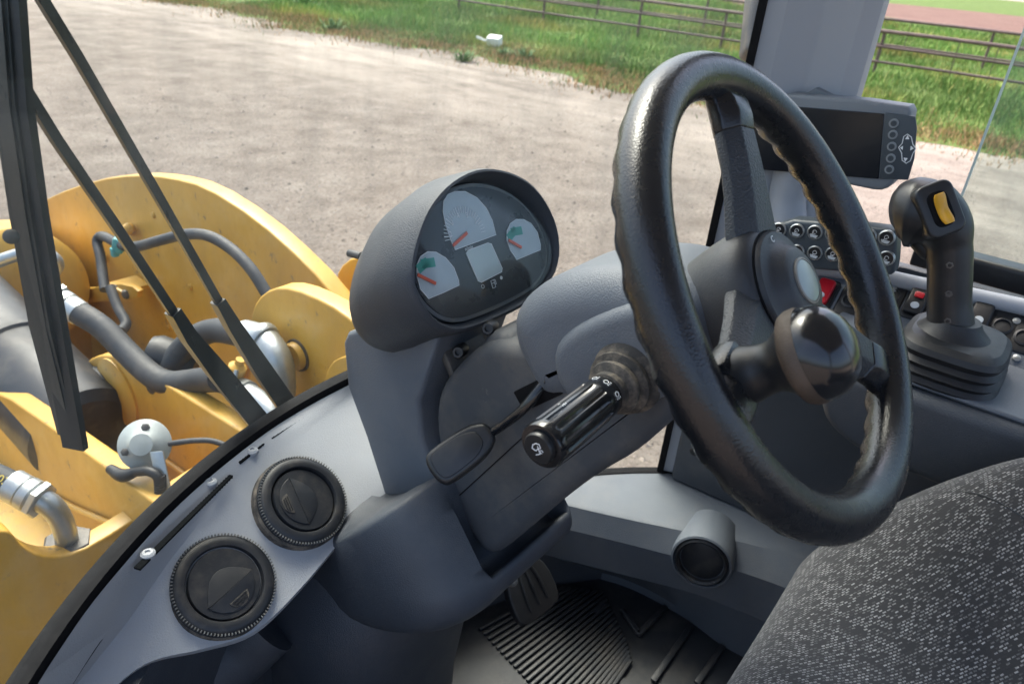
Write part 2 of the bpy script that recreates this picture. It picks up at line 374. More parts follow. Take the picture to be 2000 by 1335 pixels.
def gt(R, x, y):
    k = R.uniform(.6, 1.3)*(.7+.6*wave(x*.6, y*.8)); yel = max(0, wave(x*1.1+3, y*.7)-.62)*2.0+(.7 if R.random() < .10 else 0)
    k *= 1.55; return ((.120+.17*yel)*k, (.195+.05*yel)*k, (.048+.03*yel)*k)
blades('meadow_grass', 160000, gp, (.10, .30), .013, gt, 'lush green meadow grass growing around the pipe fences', 'grass')
def dp(R):
    y = R.uniform(-6, 38); x = edge_x(y)+R.gauss(1.3, 1.0); return x, y, .5+.6*wave(x*3, y*2.2)
def dt(R, x, y):
    k = R.uniform(.7, 1.25)
    return (.10*k, .17*k, .04*k) if R.random() < .28 else (.50*k, .31*k, .16*k)
blades('dry_grass', 42000, dp, (.05, .20), .013, dt, 'band of dry brown grass along the edge of the gravel yard', 'dry grass')

def fence(x, posts, rails, stays, y0, y1, h, label):
    t = thing('pipe_fence', label, 'fence', (x, posts[0], 0))
    for y in posts:
        obj('post', lathe((x, y, -.3), (0, 0, 1), [(.055, 0), (.055, h+.3)], 10), FENCE, t)
    for z, r in rails:
        pts = [V((x-.075, y0+(y1-y0)*i/14, z+.012*math.sin(i*2.1))) for i in range(15)]
        obj('rail', tube(pts, r, 8, 1), FENCE, t)
    for y in stays:
        obj('stay', lathe((x-.12, y, .38), (0, 0, 1), [(.014, 0), (.014, h-.42)], 6), FENCE, t)
FY = [on(px, py, x=28).y for px, py in ((1706, 140), (1247, 55), (1062, 22), (896, 20))]
sp = 3.0
fence(28, [FY[0]-2*sp*1.6, FY[0]-4.6, FY[0], FY[1]-3.6, FY[1], FY[2], FY[3], FY[3]+4.6, FY[3]+9.2], [(1.40, .06), (.93, .042), (.46, .042)],
      [FY[0]-2.3, FY[0]-3.4, FY[0]+2.2, FY[1]-1.8, FY[1]+2, FY[2]+2], -9, 40, 1.40, 'brown pipe fence with three rails standing in the meadow, the fence closest to the yard')
fence(36.5, [-8, -2, 4.2, 10.4, 16.6, 22.8, 29, 35.2], [(1.46, .06), (.95, .04), (.46, .04)], [1, 2.5, 7.3, 13.5, 19.7], -12, 48, 1.46, 'second brown pipe fence, farther from the gravel yard, behind the first one')
# litter at the grass edge: a white carton lying open
lp = on(965, 93, z=.0)
lt = thing('litter_carton', 'small white carton lying in the dry grass at the yard edge', 'litter', lp)
obj('carton', box(lp+V((0, 0, .20)), (.34, .42, .26), ((.9, .3, .25), (-.3, .95, 0), (-.24, -.07, .95))), WHITE, lt, bevel=.01)
obj('flap', box(lp+V((-.25, .35, .22)), (.04, .5, .06), ((1, 0, 0), (.2, .9, .1), (0, -.1, 1))), WHITE, lt)
# weeds that stand out at the edge of the yard
def weed(px, py, s):
    c = on(px, py, z=0); t = thing('weed_clump', 'green weed clump sprouting at the pale gravel edge', 'weed', c, 'weeds along the yard edge'); R = random.Random(px)
    vv, ff = [], []
    for i in range(70):
        a = R.uniform(0, 6.28); h = R.uniform(.12, .4)*s; r0 = R.uniform(0, .3)*s; l = R.uniform(.1, .35)*s; b = c+V((math.cos(a)*r0, math.sin(a)*r0, 0)); e = b+V((math.cos(a)*l, math.sin(a)*l, h)); d = V((-math.sin(a), math.cos(a), 0))*.03*s
        o = len(vv); vv += [b-d*.5, b+d*.5, (b+e)/2+d+V((0, 0, h*.15)), (b+e)/2-d+V((0, 0, h*.15)), e]; ff += [(o, o+1, o+2, o+3), (o+3, o+2, o+4)]
    obj('leaves', (vv, ff), WEEDM, t, smooth=0, fix=False)
WEEDM = M('weed_green', (.09, .17, .04), .7, .3, 3)
for a in ((650, 60, 1.0), (598, 14, 1.2), (905, 120, .8), (1025, 118, .9), (985, 112, .7)): weed(*a)

# ================================================================== YELLOW FRONT FRAME seen through the windscreen
def plate(name, px, x, th, parent, mat=YEL, bev=.006, sm=1):
    poly = pyz(px, x); poly = smooth2(poly, sm) if sm else poly
    return obj(name, yz(poly, x, th, bev, 3), mat, parent)
ff_ = thing('front_frame', 'yellow steel front frame of the machine, outside the windscreen', 'machine frame', (.1, 1.6, .6))
big = [(-160, 640), (-110, 520), (0, 437), (100, 382), (190, 350), (265, 341), (330, 346), (400, 364), (500, 428), (600, 518), (660, 588), (720, 668), (800, 800), (800, 1000), (300, 1000), (-200, 1000)]
plate('tower_plate', big, .5, .055, ff_)
ear = [(490, 700), (488, 625), (500, 585), (530, 562), (570, 562), (640, 592), (690, 628), (720, 660), (740, 800), (690, 900), (480, 900)]
e_ = plate('lug_plate', ear, .30, .05, ff_)
obj('pin', lathe(on(582, 693, x=.30), (-1, 0, 0), [(.034, -.02), (.034, .012), (.030, .018), (.004, .020)], 28), YEL, e_)
obj('pin_collar', lathe(on(582, 693, x=.30), (-1, 0, 0), [(.040, -.01), (.040, .004)], 28), STEELD, e_)
stp = [(640, 720), (655, 700), (690, 694), (700, 790), (640, 800), (620, 765), (632, 750)]
plate('stop_block', stp, .27, .03, ff_, bev=.003)
# second lug glimpsed beyond, by the hood
plate('far_lug', [(655, 560), (660, 525), (690, 500), (740, 505), (770, 600), (720, 640)], .62, .05, ff_)
b1 = [(158, 745), (160, 715), (180, 697), (210, 692), (250, 705), (480, 848), (560, 900), (560, 1060), (330, 1000), (262, 850), (235, 770), (200, 742), (180, 752)]
plate('boom_plate', b1, .10, .045, ff_, sm=1)
b2 = [(-120, 720), (0, 770), (30, 785), (330, 1003), (420, 1070), (420, 1200), (60, 1100), (-160, 1000)]
plate('boom_plate', b2, -.12, .045, ff_, sm=1)
obj('rubber_disc', lathe(on(205, 772, x=.098), (-1, 0, 0), [(.085, -.02), (.085, .012), (.07, .02), (.02, .02)], 36), RUBBER, ff_)
obj('pin_boss', lathe(on(232, 765, x=.1), (-1, 0, 0), [(.095, -.03), (.095, .006), (.08, .009)], 36), YEL, ff_)
# cross plates and floors of the frame
def crossplate(name, px, y, th, **k):
    P = [on(p[0], p[1], y=y) for p in px]
    poly = smooth2([(q.x, q.z) for q in P], k.pop('sm', 1))
    return obj(name, puff(poly, (0, y, 0), (1, 0, 0), (0, 0, 1), (0, 1, 0), 0, th, .005, 3), YEL, ff_)
crossplate('cross_plate', [(-120, 1000), (-10, 1037), (18, 1037), (30, 1048), (45, 1068), (80, 1086), (130, 1086), (180, 1066), (310, 984), (400, 925), (560, 830), (560, 1500), (-120, 1500)], 1.12, .045)
crossplate('bulkhead', [(150, 870), (166, 845), (215, 812), (222, 828), (240, 838), (262, 826), (272, 800), (290, 790), (300, 812), (330, 850), (330, 1010), (150, 1010)], 1.62, .03)
obj('floor_plate', prism([V((-.9, 1.12, 1.50)), V((.5, 1.12, 1.50)), V((.5, 2.2, 1.46)), V((-.9, 2.2, 1.46))], (0, 0, -.04)), YELF, ff_, bevel=.004)
obj('front_wall', prism([V((-1.2, 2.9, .7)), V((.6, 2.9, .7)), V((.6, 2.7, 1.52)), V((-1.2, 2.7, 1.52))], (0, .05, 0)), YEL, ff_)
obj('belly_plate', prism([V((-1.2, 1.0, 1.1)), V((1.2, 1.0, 1.1)), V((1.2, 4.6, .9)), V((-1.2, 4.6, .9))], (0, 0, -.05)), YEL, ff_)
def weld(pxs, x):
    P = spline([on(*p, x=x)+V((-.004, 0, 0)) for p in pxs], 6); obj('weld_bead', tube(P, .007, 8, 1), YEL, ff_)
weld([(492, 690), (470, 760), (450, 800)], .495); weld([(260, 850), (330, 900), (400, 950)], .096); weld([(60, 940), (140, 985), (220, 1020)], -.124)
for px in ((372, 560), (430, 600), (330, 640), (300, 420)):
    obj('plug', lathe(on(*px, x=.5), (-1, 0, 0), [(.011, -.002), (.011, .004), (.008, .006)], 14), YEL, ff_)
# bracket with two bolts in front of the tower plate
br = [(100, 545), (118, 540), (140, 552), (165, 566), (225, 552), (270, 562), (266, 588), (200, 588), (150, 596), (100, 604)]
bk = plate('hose_bracket', br, .40, .02, ff_, bev=.003)
obj('bracket_foot', box(on(252, 556, x=.44), (.10, .10, .012)), YEL, bk, bevel=.003)
for px in ((228, 564), (248, 574)): obj('bolt', lathe(on(*px, x=.40), (-1, 0, 0), [(.016, -.002), (.016, .010), (.010, .014)], 6), STEELD, bk)
obj('bracket_hole', lathe(on(137, 558, x=.40), (-1, 0, 0), [(.014, -.001), (.014, .003), (.010, .004)], 18), YEL, bk)
# rounded yellow cylinder head at the far left
obj('cylinder_head', lathe(on(40, 560, x=.22), (-.25, -.9, .25), [(.20, -.5), (.20, .05), (.17, .075), (.05, .08)], 40), YEL, ff_)
obj('loom_clip', tube([on(245, 452, x=.49), on(250, 447, x=.47), on(256, 446, x=.485)], [.016, .02, .016], 10), YEL, ff_)
obj('loom_clip', box(on(203, 505, x=.485), (.02, .02, .03)), YEL, ff_, bevel=.004)

# black hydraulic cylinder
ct = thing('hydraulic_cylinder', 'thick black hydraulic cylinder lying between yellow frame plates', 'cylinder', on(60, 720, x=.02))
p0, p1 = on(-70, 600, x=.0), on(165, 845, x=.0); ax = (p1-p0).normalized()
cb = obj('barrel', lathe(p0-ax*.3, ax, [(.135, 0), (.135, (p1-p0).length+.3), (.11, (p1-p0).length+.32)], 44), CYL, ct)
obj('weld_band', lathe(p0+ax*.34, ax, [(.136, 0), (.143, .006), (.143, .022), (.136, .028)], 44), CYL, ct)

# hoses
def hose(name, label, px, r, cat='hose', mat=HOSE, group=None):
    P = [at(*p) for p in px]; t = thing(name, label, cat, P[-1], group)
    o = obj('hose_body', tube(P, r, 14, 7), mat, t); return t, P
hose('wiring_conduit', 'black conduit arching across the inside of the yellow tower plate', [(205, 566, 2.25), (200, 530, 2.28), (196, 500, 2.3), (190, 472, 2.32), (200, 461, 2.3), (232, 476, 2.2), (262, 482, 2.12), (310, 470, 2.06), (360, 458, 2.0), (405, 460, 1.95), (450, 485, 1.9), (490, 525, 1.87), (522, 575, 1.86)], .015, 'conduit')
hose('wiring_conduit', 'thin black cable hanging beneath the bolted yellow bracket', [(215, 560, 2.12), (230, 600, 2.1), (246, 630, 2.08), (238, 645, 2.06)], .014, 'cable')
tc_ = thing('cable_clamp', 'small teal plastic clamp gripping the black conduit on the tower plate', 'clamp', at(228, 482, 2.2))
obj('clamp_body', box(at(232, 478, 2.19), (.036, .032, .045), ((.7, .7, 0), (-.6, .6, .4), (.2, -.2, 1))), TEAL, tc_, bevel=.008)
obj('clamp_body', box(at(224, 492, 2.19), (.022, .02, .03)), TEAL, tc_, bevel=.006)
def fitting(parent, a, b, r):
    k = (b-a).normalized(); L = (b-a).length
    obj('crimp_sleeve', lathe(a, k, [(r*1.05, 0), (r*1.25, .1*L), (r*1.25, .42*L), (r*1.12, .46*L), (r*1.22, .5*L), (r*1.22, L)], 20), STEEL, parent)
    obj('hex_nut', lathe(a-k*(L*.28), k, [(r*1.35, 0), (r*1.45, .04*L), (r*1.45, .24*L), (r*1.3, .28*L)], 6), STEEL, parent, smooth=20)
h1, P = hose('hydraulic_hose', 'thick black hose with zinc crimp fitting running down beside the cylinder', [(150, 608, 1.86), (200, 640, 1.85), (250, 690, 1.83), (300, 735, 1.8), (340, 748, 1.78), (395, 742, 1.72), (430, 740, 1.66)], .030)
fitting(h1, at(118, 586, 1.87), at(156, 612, 1.86), .026)
h2, P = hose('hydraulic_hose', 'black hose curving up and over into a zinc elbow by the lug plate', [(330, 725, 1.85), (350, 690, 1.84), (380, 660, 1.82), (420, 645, 1.78), (470, 652, 1.72)], .030)
obj('elbow_pipe', tube([at(478, 652, 1.71), at(515, 665, 1.68), at(540, 700, 1.66), (at(548, 745, 1.68)), at(545, 800, 1.72)], .034, 18), STEEL, h2)
obj('elbow_collar', lathe(at(512, 662, 1.68), (at(530, 680, 1.67)-at(500, 655, 1.69)), [(.038, -.012), (.041, -.006), (.041, .006), (.038, .012)], 20), STEEL, h2)
obj('coupling', lathe(at(335, 705, 1.88), (-.5, .6, .3), [(.05, -.06), (.055, -.04), (.055, .04), (.045, .06)], 24), RUBBER, h2)
h3, P = hose('hydraulic_hose', 'black hose with a zinc pipe end behind the wiper arms', [(300, 752, 1.82), (350, 742, 1.79), (400, 740, 1.73), (445, 750, 1.66)], .024)
obj('pipe_end', tube([at(445, 750, 1.66), at(490, 770, 1.6), at(520, 795, 1.57), at(540, 830, 1.56)], .022, 16), STEEL, h3)
obj('pipe_collar', lathe(at(478, 764, 1.615), at(500, 776, 1.59)-at(470, 760, 1.63), [(.027, -.014), (.027, .014)], 18), STEEL, h3)
gz = thing('grease_fitting', 'small yellow grease fitting with dangling cap beside the elbow pipe', 'fitting', at(462, 718, 1.62))
obj('nipple', lathe(at(462, 722, 1.62), (.2, -.3, .9), [(.02, -.02), (.02, .01), (.010, .018), (.010, .03)], 12), YEL, gz)
obj('cap_chain', tube([at(462, 722, 1.60), at(459, 735, 1.6), at(455, 745, 1.6)], .005, 8), STEEL, gz)
h4, P = hose('hydraulic_pipe', 'zinc pipe bent over the yellow cylinder head', [(-30, 520, 2.0), (20, 502, 2.0), (60, 492, 2.0), (95, 497, 2.0), (112, 515, 2.02), (100, 535, 2.05), (70, 545, 2.1)], .017, 'pipe', STEEL)
h5, P = hose('hydraulic_hose', 'black hose with yellow print and zinc elbow bolted into the frame floor', [(-80, 900, 1.42), (-40, 918, 1.42), (0, 935, 1.42), (25, 948, 1.42)], .026)
fitting(h5, at(70, 972, 1.42), at(22, 946, 1.42), .026)
obj('elbow_pipe', tube([at(74, 972, 1.42), at(100, 988, 1.43), at(118, 1012, 1.45), at(128, 1040, 1.47), at(131, 1062, 1.49)], [.024, .022, .021, .021], 18), STEEL, h5)
obj('port_nut', lathe(at(134, 1062, 1.49), (0, 0, 1), [(.050, -.05), (.050, .006), (.044, .012), (.026, .014)], 6), STEELD, h5, smooth=20)
hd = (at(20, 946, 1.42)-at(-20, 926, 1.42)).normalized(); hu = (EYE-at(0, 935, 1.42)); hu = (hu-hd*hu.dot(hd)).normalized()
text('hose_print', 'BI 0003', .022, at(-4, 933, 1.42)+hu*.0262, hd, hu.cross(hd), M('yellow_print', (.6, .45, .08), .5), h5, .0005)

# disc horn on its bracket
hc = at(283, 868, 1.50); hn = (V((-.5, -.55, .55))).normalized()
ht = thing('disc_horn', 'round grey disc horn on a bracket inside the yellow frame', 'horn', hc-V((0, 0, .14)))
hb = obj('horn_disc', lathe(hc, hn, [(.026, -.026), (.045, -.010), (.051, -.004), (.052, .002), (.048, .005), (.036, .011), (.026, .020), (.022, .026), (.008, .028)], 36), HORN, ht)
ha, hb2, _ = frame(hn)
for i in range(3):
    t = 2.1*i+.4; obj('bolt', lathe(hc+ha*(.035*math.cos(t))+hb2*(.035*math.sin(t)), hn, [(.008, .004), (.008, .018), (.004, .020)], 6), STEELD, hb)
obj('bracket', prism([at(292, 882, 1.46), at(318, 880, 1.46), at(334, 955, 1.47), at(308, 965, 1.47)], hn*-.006), STEEL, ht, bevel=.002)
obj('terminal', tube([at(215, 915, 1.5), at(240, 928, 1.48), at(272, 918, 1.47)], [.010, .014, .009], 12), RUBBER, ht)
obj('corrugated_conduit', join(tube([at(268, 920, 1.47), at(292, 920, 1.46), at(310, 935, 1.46), at(314, 985, 1.48)], .010, 12),
    *[lathe(at(313.5-.3*abs(k-6), 930+k*5, 1.462), (0, .2, 1), [(.0118, -.002), (.0118, .002)], 12) for k in range(11)]), RUBBER, ht)
obj('lead_wire', tube([at(330, 866, 1.5), at(380, 860, 1.5), at(420, 862, 1.5), at(470, 882, 1.5)], .006, 10), HOSE, ht)
# ================================================================== CAB GLASS AND WIPERS
RW = .81
def arc(R, a): return (R*math.sin(a), -.24+R*math.cos(a))
def arcwall(R0, R1, z0, z1, a0, a1, n=36, lean=0):
    A = [a0+(a1-a0)*i/n for i in range(n+1)]; rings = []
    for a in A:
        q0, q1 = arc(R0, a), arc(R1, a); rings.append([V((q0[0], q0[1], z0)), V((q1[0], q1[1], z0)), V((q1[0], q1[1]-lean, z1)), V((q0[0], q0[1]-lean, z1))])
    return loft(rings)
AW = math.radians(49.5)
ws = thing('windscreen', 'curved front windscreen with black lower seal, dusty and slightly green', 'windscreen', (0, .57, 2.2))
obj('glass_pane', arcwall(RW, RW+.006, 2.24, 3.55, -1.05, AW), GLASS, ws, smooth=50)
obj('seal', arcwall(RW-.008, RW+.010, 2.225, 2.289, -1.05, .14), FRIT, ws, smooth=50)
obj('lower_seal', arcwall(RW-.008, RW+.010, 1.88, 1.918, .13, AW), FRIT, ws, smooth=50)
obj('lower_pane', arcwall(RW, RW+.006, 1.90, 2.2395, .13, AW), GLASS, ws, smooth=50)
q = arc(RW, AW)
obj('side_seal', box((q[0], q[1], 2.745), (.010, .012, 1.7), ((math.cos(AW), -math.sin(AW), 0), (math.sin(AW), math.cos(AW), 0), (0, 0, 1))), FRIT, ws)
def W(px, py, R=.838): return oncyl(px, py, R)
wt = thing('windscreen_wiper', 'black twin-arm windscreen wiper with its rubber blade resting on the glass', 'wiper', W(540, 830))
def bar(pxs, wid, th, R=.845):
    P = [W(p[0], p[1], R) for p in pxs]; rings = []
    for i, p in enumerate(P):
        t = (P[min(i+1, len(P)-1)]-P[max(i-1, 0)]).normalized(); k = V((p.x, p.y+.24, 0)).normalized(); a = t.cross(k).normalized(); wdt = wid[i]/2
        rings.append([p+a*wdt-k*th, p+a*wdt*.75+k*th, p-a*wdt*.75+k*th, p-a*wdt-k*th])
    return loft(rings)
obj('arm', bar([(12, 118), (110, 275), (230, 450), (345, 622)], [.0105, .0105, .0105, .011], .003), WIPER, wt, smooth=25)
obj('arm', bar([(50, -50), (150, 112), (300, 370), (432, 600)], [.0105]*4, .003), WIPER, wt, smooth=25)
s1 = obj('arm_channel', bar([(336, 608), (365, 655), (430, 735), (515, 838), (540, 868)], [.014, .018, .026, .030, .026], .007), WIPER, wt, smooth=25)
s2 = obj('arm_channel', bar([(424, 588), (450, 632), (505, 715), (566, 803), (590, 835)], [.014, .018, .025, .029, .026], .007), WIPER, wt, smooth=25)
obj('spring', tube([W(352, 640, .853), W(395, 695, .853), W(432, 742, .853)], .004, 10), STEEL, s1)
bl = obj('blade_holder', bar([(2, -40), (20, 200), (52, 420), (92, 640), (143, 866)], [.018, .018, .018, .018, .014], .007, .836), WIPER, wt, smooth=25)
obj('rubber_lip', bar([(16, -40), (34, 200), (66, 420), (105, 640), (147, 874)], [.008, .008, .008, .008, .007], .011, .829), RUBBER, bl, smooth=25)
obj('rib', bar([(-8, -40), (10, 200), (42, 420), (80, 640), (134, 850)], [.004]*5, .010, .836), WIPER, bl, smooth=25)
obj('rivet', lathe(W(22, 462, .828), (W(22, 462, .9)-W(22, 462, .8))*-1, [(.006, -.004), (.006, .002), (.003, .004)], 14), STEELD, bl)
obj('pivot_spindle', lathe(W(545, 850, .845), (0, .6, -.8), [(.018, -.012), (.018, .02)], 16), WIPER, wt)
mr = thing('exterior_mirror', 'dark mirror housing hanging outside by the grey pillar', 'mirror', at(1490, 70, 1.75))
obj('housing', puff(rrect(.05, .20, .018), at(1478, 30, 1.75), RT, (UP*.98+RT*.1).normalized(), FW, -.03, .04, .015), M('mirror_housing', (.05, .055, .065), .55, .2, 9, dust=.4), mr)
obj('bracket_tube', tube([at(1482, -20, 1.75), at(1494, -90, 1.72)], .012, 10), BLACK, mr)

rf = thing('unseen_cab_roof', 'unseen grey cab roof with pale lining, added to shade the operator station', 'roof', (0, -.3, 3.56))  # roof is out of view, added to darken the cab interior
obj('roof_shell', puff(rrect(1.7, 2.0, .25), (0, -.42, 0), (1, 0, 0), (0, 1, 0), (0, 0, 1), 3.56, 3.72, .05), PILLAR, rf)
obj('headliner', puff(rrect(1.55, 1.85, .2), (0, -.42, 0), (1, 0, 0), (0, 1, 0), (0, 0, 1), 3.52, 3.565, .01), PILLAR, rf)  # lining made pale to bounce light back down into the cab
rw = thing('rear_wall', 'dark lower rear wall of the cab behind the seat', 'wall', (0, -1.3, 1.76))
obj('panel', box((0, -1.32, 2.10), (1.6, .05, .75)), DARK, rw, bevel=.01)
for x in (-.76, .76): obj('post', box((x, -1.32, 2.66), (.08, .09, 1.86)), PILLAR, rw, bevel=.01)
# ================================================================== DASHBOARD WITH ROUND AIR VENTS
DN = V((-.05, -.6, .8)).normalized(); DC = V((-.308, .431, 2.199))
Apx = [(-120, 1540), (-60, 1440), (20, 1335), (100, 1220), (200, 1110), (350, 960), (500, 850), (600, 795), (700, 745)]
Mpx = [(0, 1540), (60, 1440), (150, 1330), (250, 1205), (330, 1085), (430, 960), (520, 885), (610, 830), (712, 750)]
Bpx = [(110, 1520), (175, 1400), (235, 1332), (300, 1290), (400, 1268), (500, 1235), (590, 1150), (680, 1045), (775, 962)]
def dm(px, py):
    q = onp(px, py, DC+DN*.004, DN); return q if q.z < 2.266 else on(px, py, z=2.266)
Lr = [[oncyl(*p, RW-.010) for p in Apx], [dm(*p) for p in Mpx], [onp(*p, DC, DN) for p in Bpx]]
for p in Lr[0]: p.z = 2.279
def dashsurf(m=6):
    cols = list(zip(*[spline(L, 5) for L in Lr])); rings = []
    for A, Mm, B in cols:
        d = (B-Mm); back = V((0, .012, -.03)); r = [A+V((0, .0, -.05)), A, A*.5+Mm*.5+V((0, 0, .0015)), Mm+(A-Mm)*.12, Mm+d*.04+V((0, 0, -.0005))]
        for k in range(1, m): r.append(Mm+d*(k/m))
        r += [B-d*.015, B+V((0, .004, -.006)), B+V((0, .02, -.02))]
        rings.append(r)
    return loft(rings, closed=False, cap0=False, cap1=False)
dt_ = thing('dashboard', 'grey dashboard ledge along the windscreen carrying two round air vents', 'dashboard', (-.3, .45, 2.1))
obj('ledge', dashsurf(), DASH, dt_, smooth=32, fix=True)
Bs = spline(Lr[2], 5)
obj('underside', loft([[p+V((0, .012, -.014)), p+V((0, .06, -.03)), V((p.x*1.04, p.y+.20, 2.02))] for p in Bs], False, False, closed=False), BLACK, dt_, smooth=40)
# defroster slots in the ledge
def slot(pa, pb, wd, nf):
    a, b = onp(*pa, (0, 0, 2.272), V((0, 0, 1))), onp(*pb, (0, 0, 2.272), V((0, 0, 1))); k = (b-a).normalized(); s = V((-k.y, k.x, 0))
    o = obj('defroster_slot', prism([a-s*wd, b-s*wd*.6, b+s*wd*.6, a+s*wd], (0, 0, .0025)), SLOT, dt_, smooth=0)
    for i in range(nf):
        c = a+(b-a)*((i+.5)/nf); obj('fin', box(c+V((0, 0, .0012)), (.0010, wd*1.6, .0032), (k, s, (0, 0, 1))), SLOT, o, smooth=0)
slot((268, 1112), (452, 930), .0038, 34); slot((466, 905), (515, 868), .0028, 9); slot((530, 858), (640, 786), .0016, 14)
for px in ((412, 945), (493, 884), (290, 1085)):
    c = onp(*px, (0, 0, 2.272), V((0, 0, 1))); s = obj('screw', lathe(c, (0, 0, 1), [(.0075, 0), (.0075, .004), (.005, .006), (.0028, .006), (.0026, .0045)], 16), DASH, dt_)
def vent(c, n, R, roll, tilt):
    a, b, n = frame(n); c = V(c); cr, sr = math.cos(roll), math.sin(roll); a, b = a*cr+b*sr, b*cr-a*sr
    v = obj('air_vent', lathe(c, n, [(R*.99, -.028), (R, -.006), (R*.985, .002), (R*.96, .0050), (R*.90, .0075), (R*.80, .0082), (R*.745, .0075), (R*.725, .005), (R*.72, -.006)], 64), VENT, dt_)
    obj('dust_gap', lathe(c, n, [(R*1.035, -.024), (R*1.035, -.0045), (R*1.0, -.002)], 48), DIRTYRUB, v)
    gs = []
    for i in range(96):
        t = 2*math.pi*i/96; d = a*math.cos(t)+b*math.sin(t); gs.append(box(c+d*R*.975+n*.0045, (.0026, .0014, .004), (d, n.cross(d), n)))
    obj('knurled_ring', join(*gs), KNURL, v, smooth=0)
    # swivelling flap with its crescent edges and thumb scoop
    nn = (n+a*tilt).normalized(); aa = (a-nn*a.dot(nn)).normalized(); bb = nn.cross(aa); o = c+n*.001
    obj('flap', loft([ring(o-nn*.012, aa, bb, R*.68, R*.68, 48), ring(o+nn*.002, aa, bb, R*.70, R*.70, 48), ring(o+nn*.0045, aa, bb, R*.68, R*.68, 48), ring(o+nn*.0050, aa, bb, R*.3, R*.3, 48)]), VENT, v)
    lens = [(R*.58*math.cos(t), R*.56*math.sin(t)) for t in [math.radians(-78+156*i/16) for i in range(17)]]+[(R*(.14-.42*(1-(s*s))), R*.54*s) for s in [1-2*i/12 for i in range(13)]]
    obj('blade', puff(lens, o+nn*.003, aa, bb, nn, 0, .0030, .0006, 2), VENT, v)
    sc = [(R*.36+R*.2*math.cos(t), R*.22*math.sin(t)) for t in [math.radians(-90+180*i/10) for i in range(11)]]
    s = obj('thumb_scoop', puff(sc, o+nn*.0050, aa, bb, nn, 0, .0022, .0006, 2), DIRTYRUB, v)
    obj('grip_lines', join(*[box(o+nn*.0076+aa*(R*(.39+.05*k)), (.0010, R*(.34-.05*k), .0012), (aa, bb, nn)) for k in range(3)]), VENT, s, smooth=0)
KNURL = M('knurled_edge', (.10, .105, .105), .5, .3, 200, dust=.5, ds=60)
vent(V((-.308, .431, 2.199))+DN*.002, (.0, -.57, .82), .0575, 1.75, .05)
vent(V((-.181, .452, 2.230))+DN*.001, (.06, -.61, .79), .0575, -.25, -.07)

# front bulkhead, trunk and the dark toe space beneath the dashboard
fw_ = thing('toe_board', 'dark plastic toe board below the dashboard', 'panel', (0, .6, 1.76))
obj('panel', arcwall(.773, .80, 1.60, 2.168, -1.2, .13), DARK, fw_)
obj('panel', arcwall(.765, .80, 1.60, 1.88, .13, 1.0), DARK, fw_)
cp = thing('corner_trim', 'dark curved trim tube in the footwell under the grey dashboard', 'trim', (-.35, .45, 1.76))
obj('trim', tube([onp(200, 1460, (-.3, .5, 2.0), V((0, -1, 0))), onp(430, 1290, (-.3, .5, 2.0), V((0, -1, 0))), onp(520, 1210, (-.3, .48, 2.0), V((0, -1, 0)))], [.03, .05, .05], 20), DARK, cp)
tr = thing('pedestal', 'dark rounded pedestal rising from the floor under the steering column', 'pedestal', (-.03, .5, 1.76))
rg = []
for z, cx_, cy_, ax_, by_ in ((1.62, -.06, .53, .15, .185), (1.80, -.06, .525, .150, .180), (1.92, -.05, .515, .155, .178), (2.02, -.045, .508, .160, .175), (2.07, -.03, .500, .155, .165), (2.11, -.02, .50, .14, .15)):
    rg.append(ring((cx_-.012, cy_, z), (1, 0, 0), (0, 1, 0), ax_, by_, 40, 3.2))
obj('pedestal_shell', loft(rg), DARK, tr, smooth=50)
# belly: the rounded cover that carries the column
def sect(x, pts): return [V((x, y, z)) for y, z in smooth2([V(p) for p in pts], 2)]
SB = [(.60, 2.18), (.44, 2.19), (.385, 2.21), (.315, 2.292), (.296, 2.28), (.262, 2.205), (.240, 2.172), (.218, 2.172), (.203, 2.196), (.192, 2.190), (.192, 2.165), (.212, 2.135), (.26, 2.095), (.34, 2.05), (.46, 2.015), (.60, 2.0)]
def shrink(P, c, s, dy=0, dz=0): return [((y-c[0])*s+c[0]+dy, (z-c[1])*s+c[1]+dz) for y, z in P]
SB[6:12] = [(.262, 2.165), (.238, 2.160), (.223, 2.188), (.213, 2.183), (.212, 2.158), (.228, 2.128)]
SO = [(.56, 2.18), (.44, 2.195), (.385, 2.215), (.318, 2.290), (.302, 2.284), (.280, 2.262), (.262, 2.240), (.246, 2.220), (.230, 2.200), (.217, 2.184), (.212, 2.158), (.228, 2.128), (.265, 2.092), (.34, 2.05), (.46, 2.015), (.56, 2.0)]
SB[0], SB[-1] = (.56, 2.18), (.56, 2.0)
def sect_in(x, s, c=(.44, 2.125)): return sect(x, shrink(SO, c, s))
secs = [sect_in(-.176, .55), sect_in(-.173, .68), sect_in(-.165, .80), sect_in(-.152, .885), sect_in(-.134, .945), sect_in(-.112, .985), sect_in(-.092, 1), sect(-.084, SB), sect(-.03, SB), sect(.03, SB), sect(.078, SB), sect_in(.084, 1), sect_in(.092, .96), sect_in(.100, .88), sect_in(.104, .7)]
be = thing('column_base_cover', 'big rounded charcoal cover cupping the lower end of the steering column', 'cover', (0, .4, 2.0))
obj('cover_shell', loft(secs), DARK, be, smooth=55)

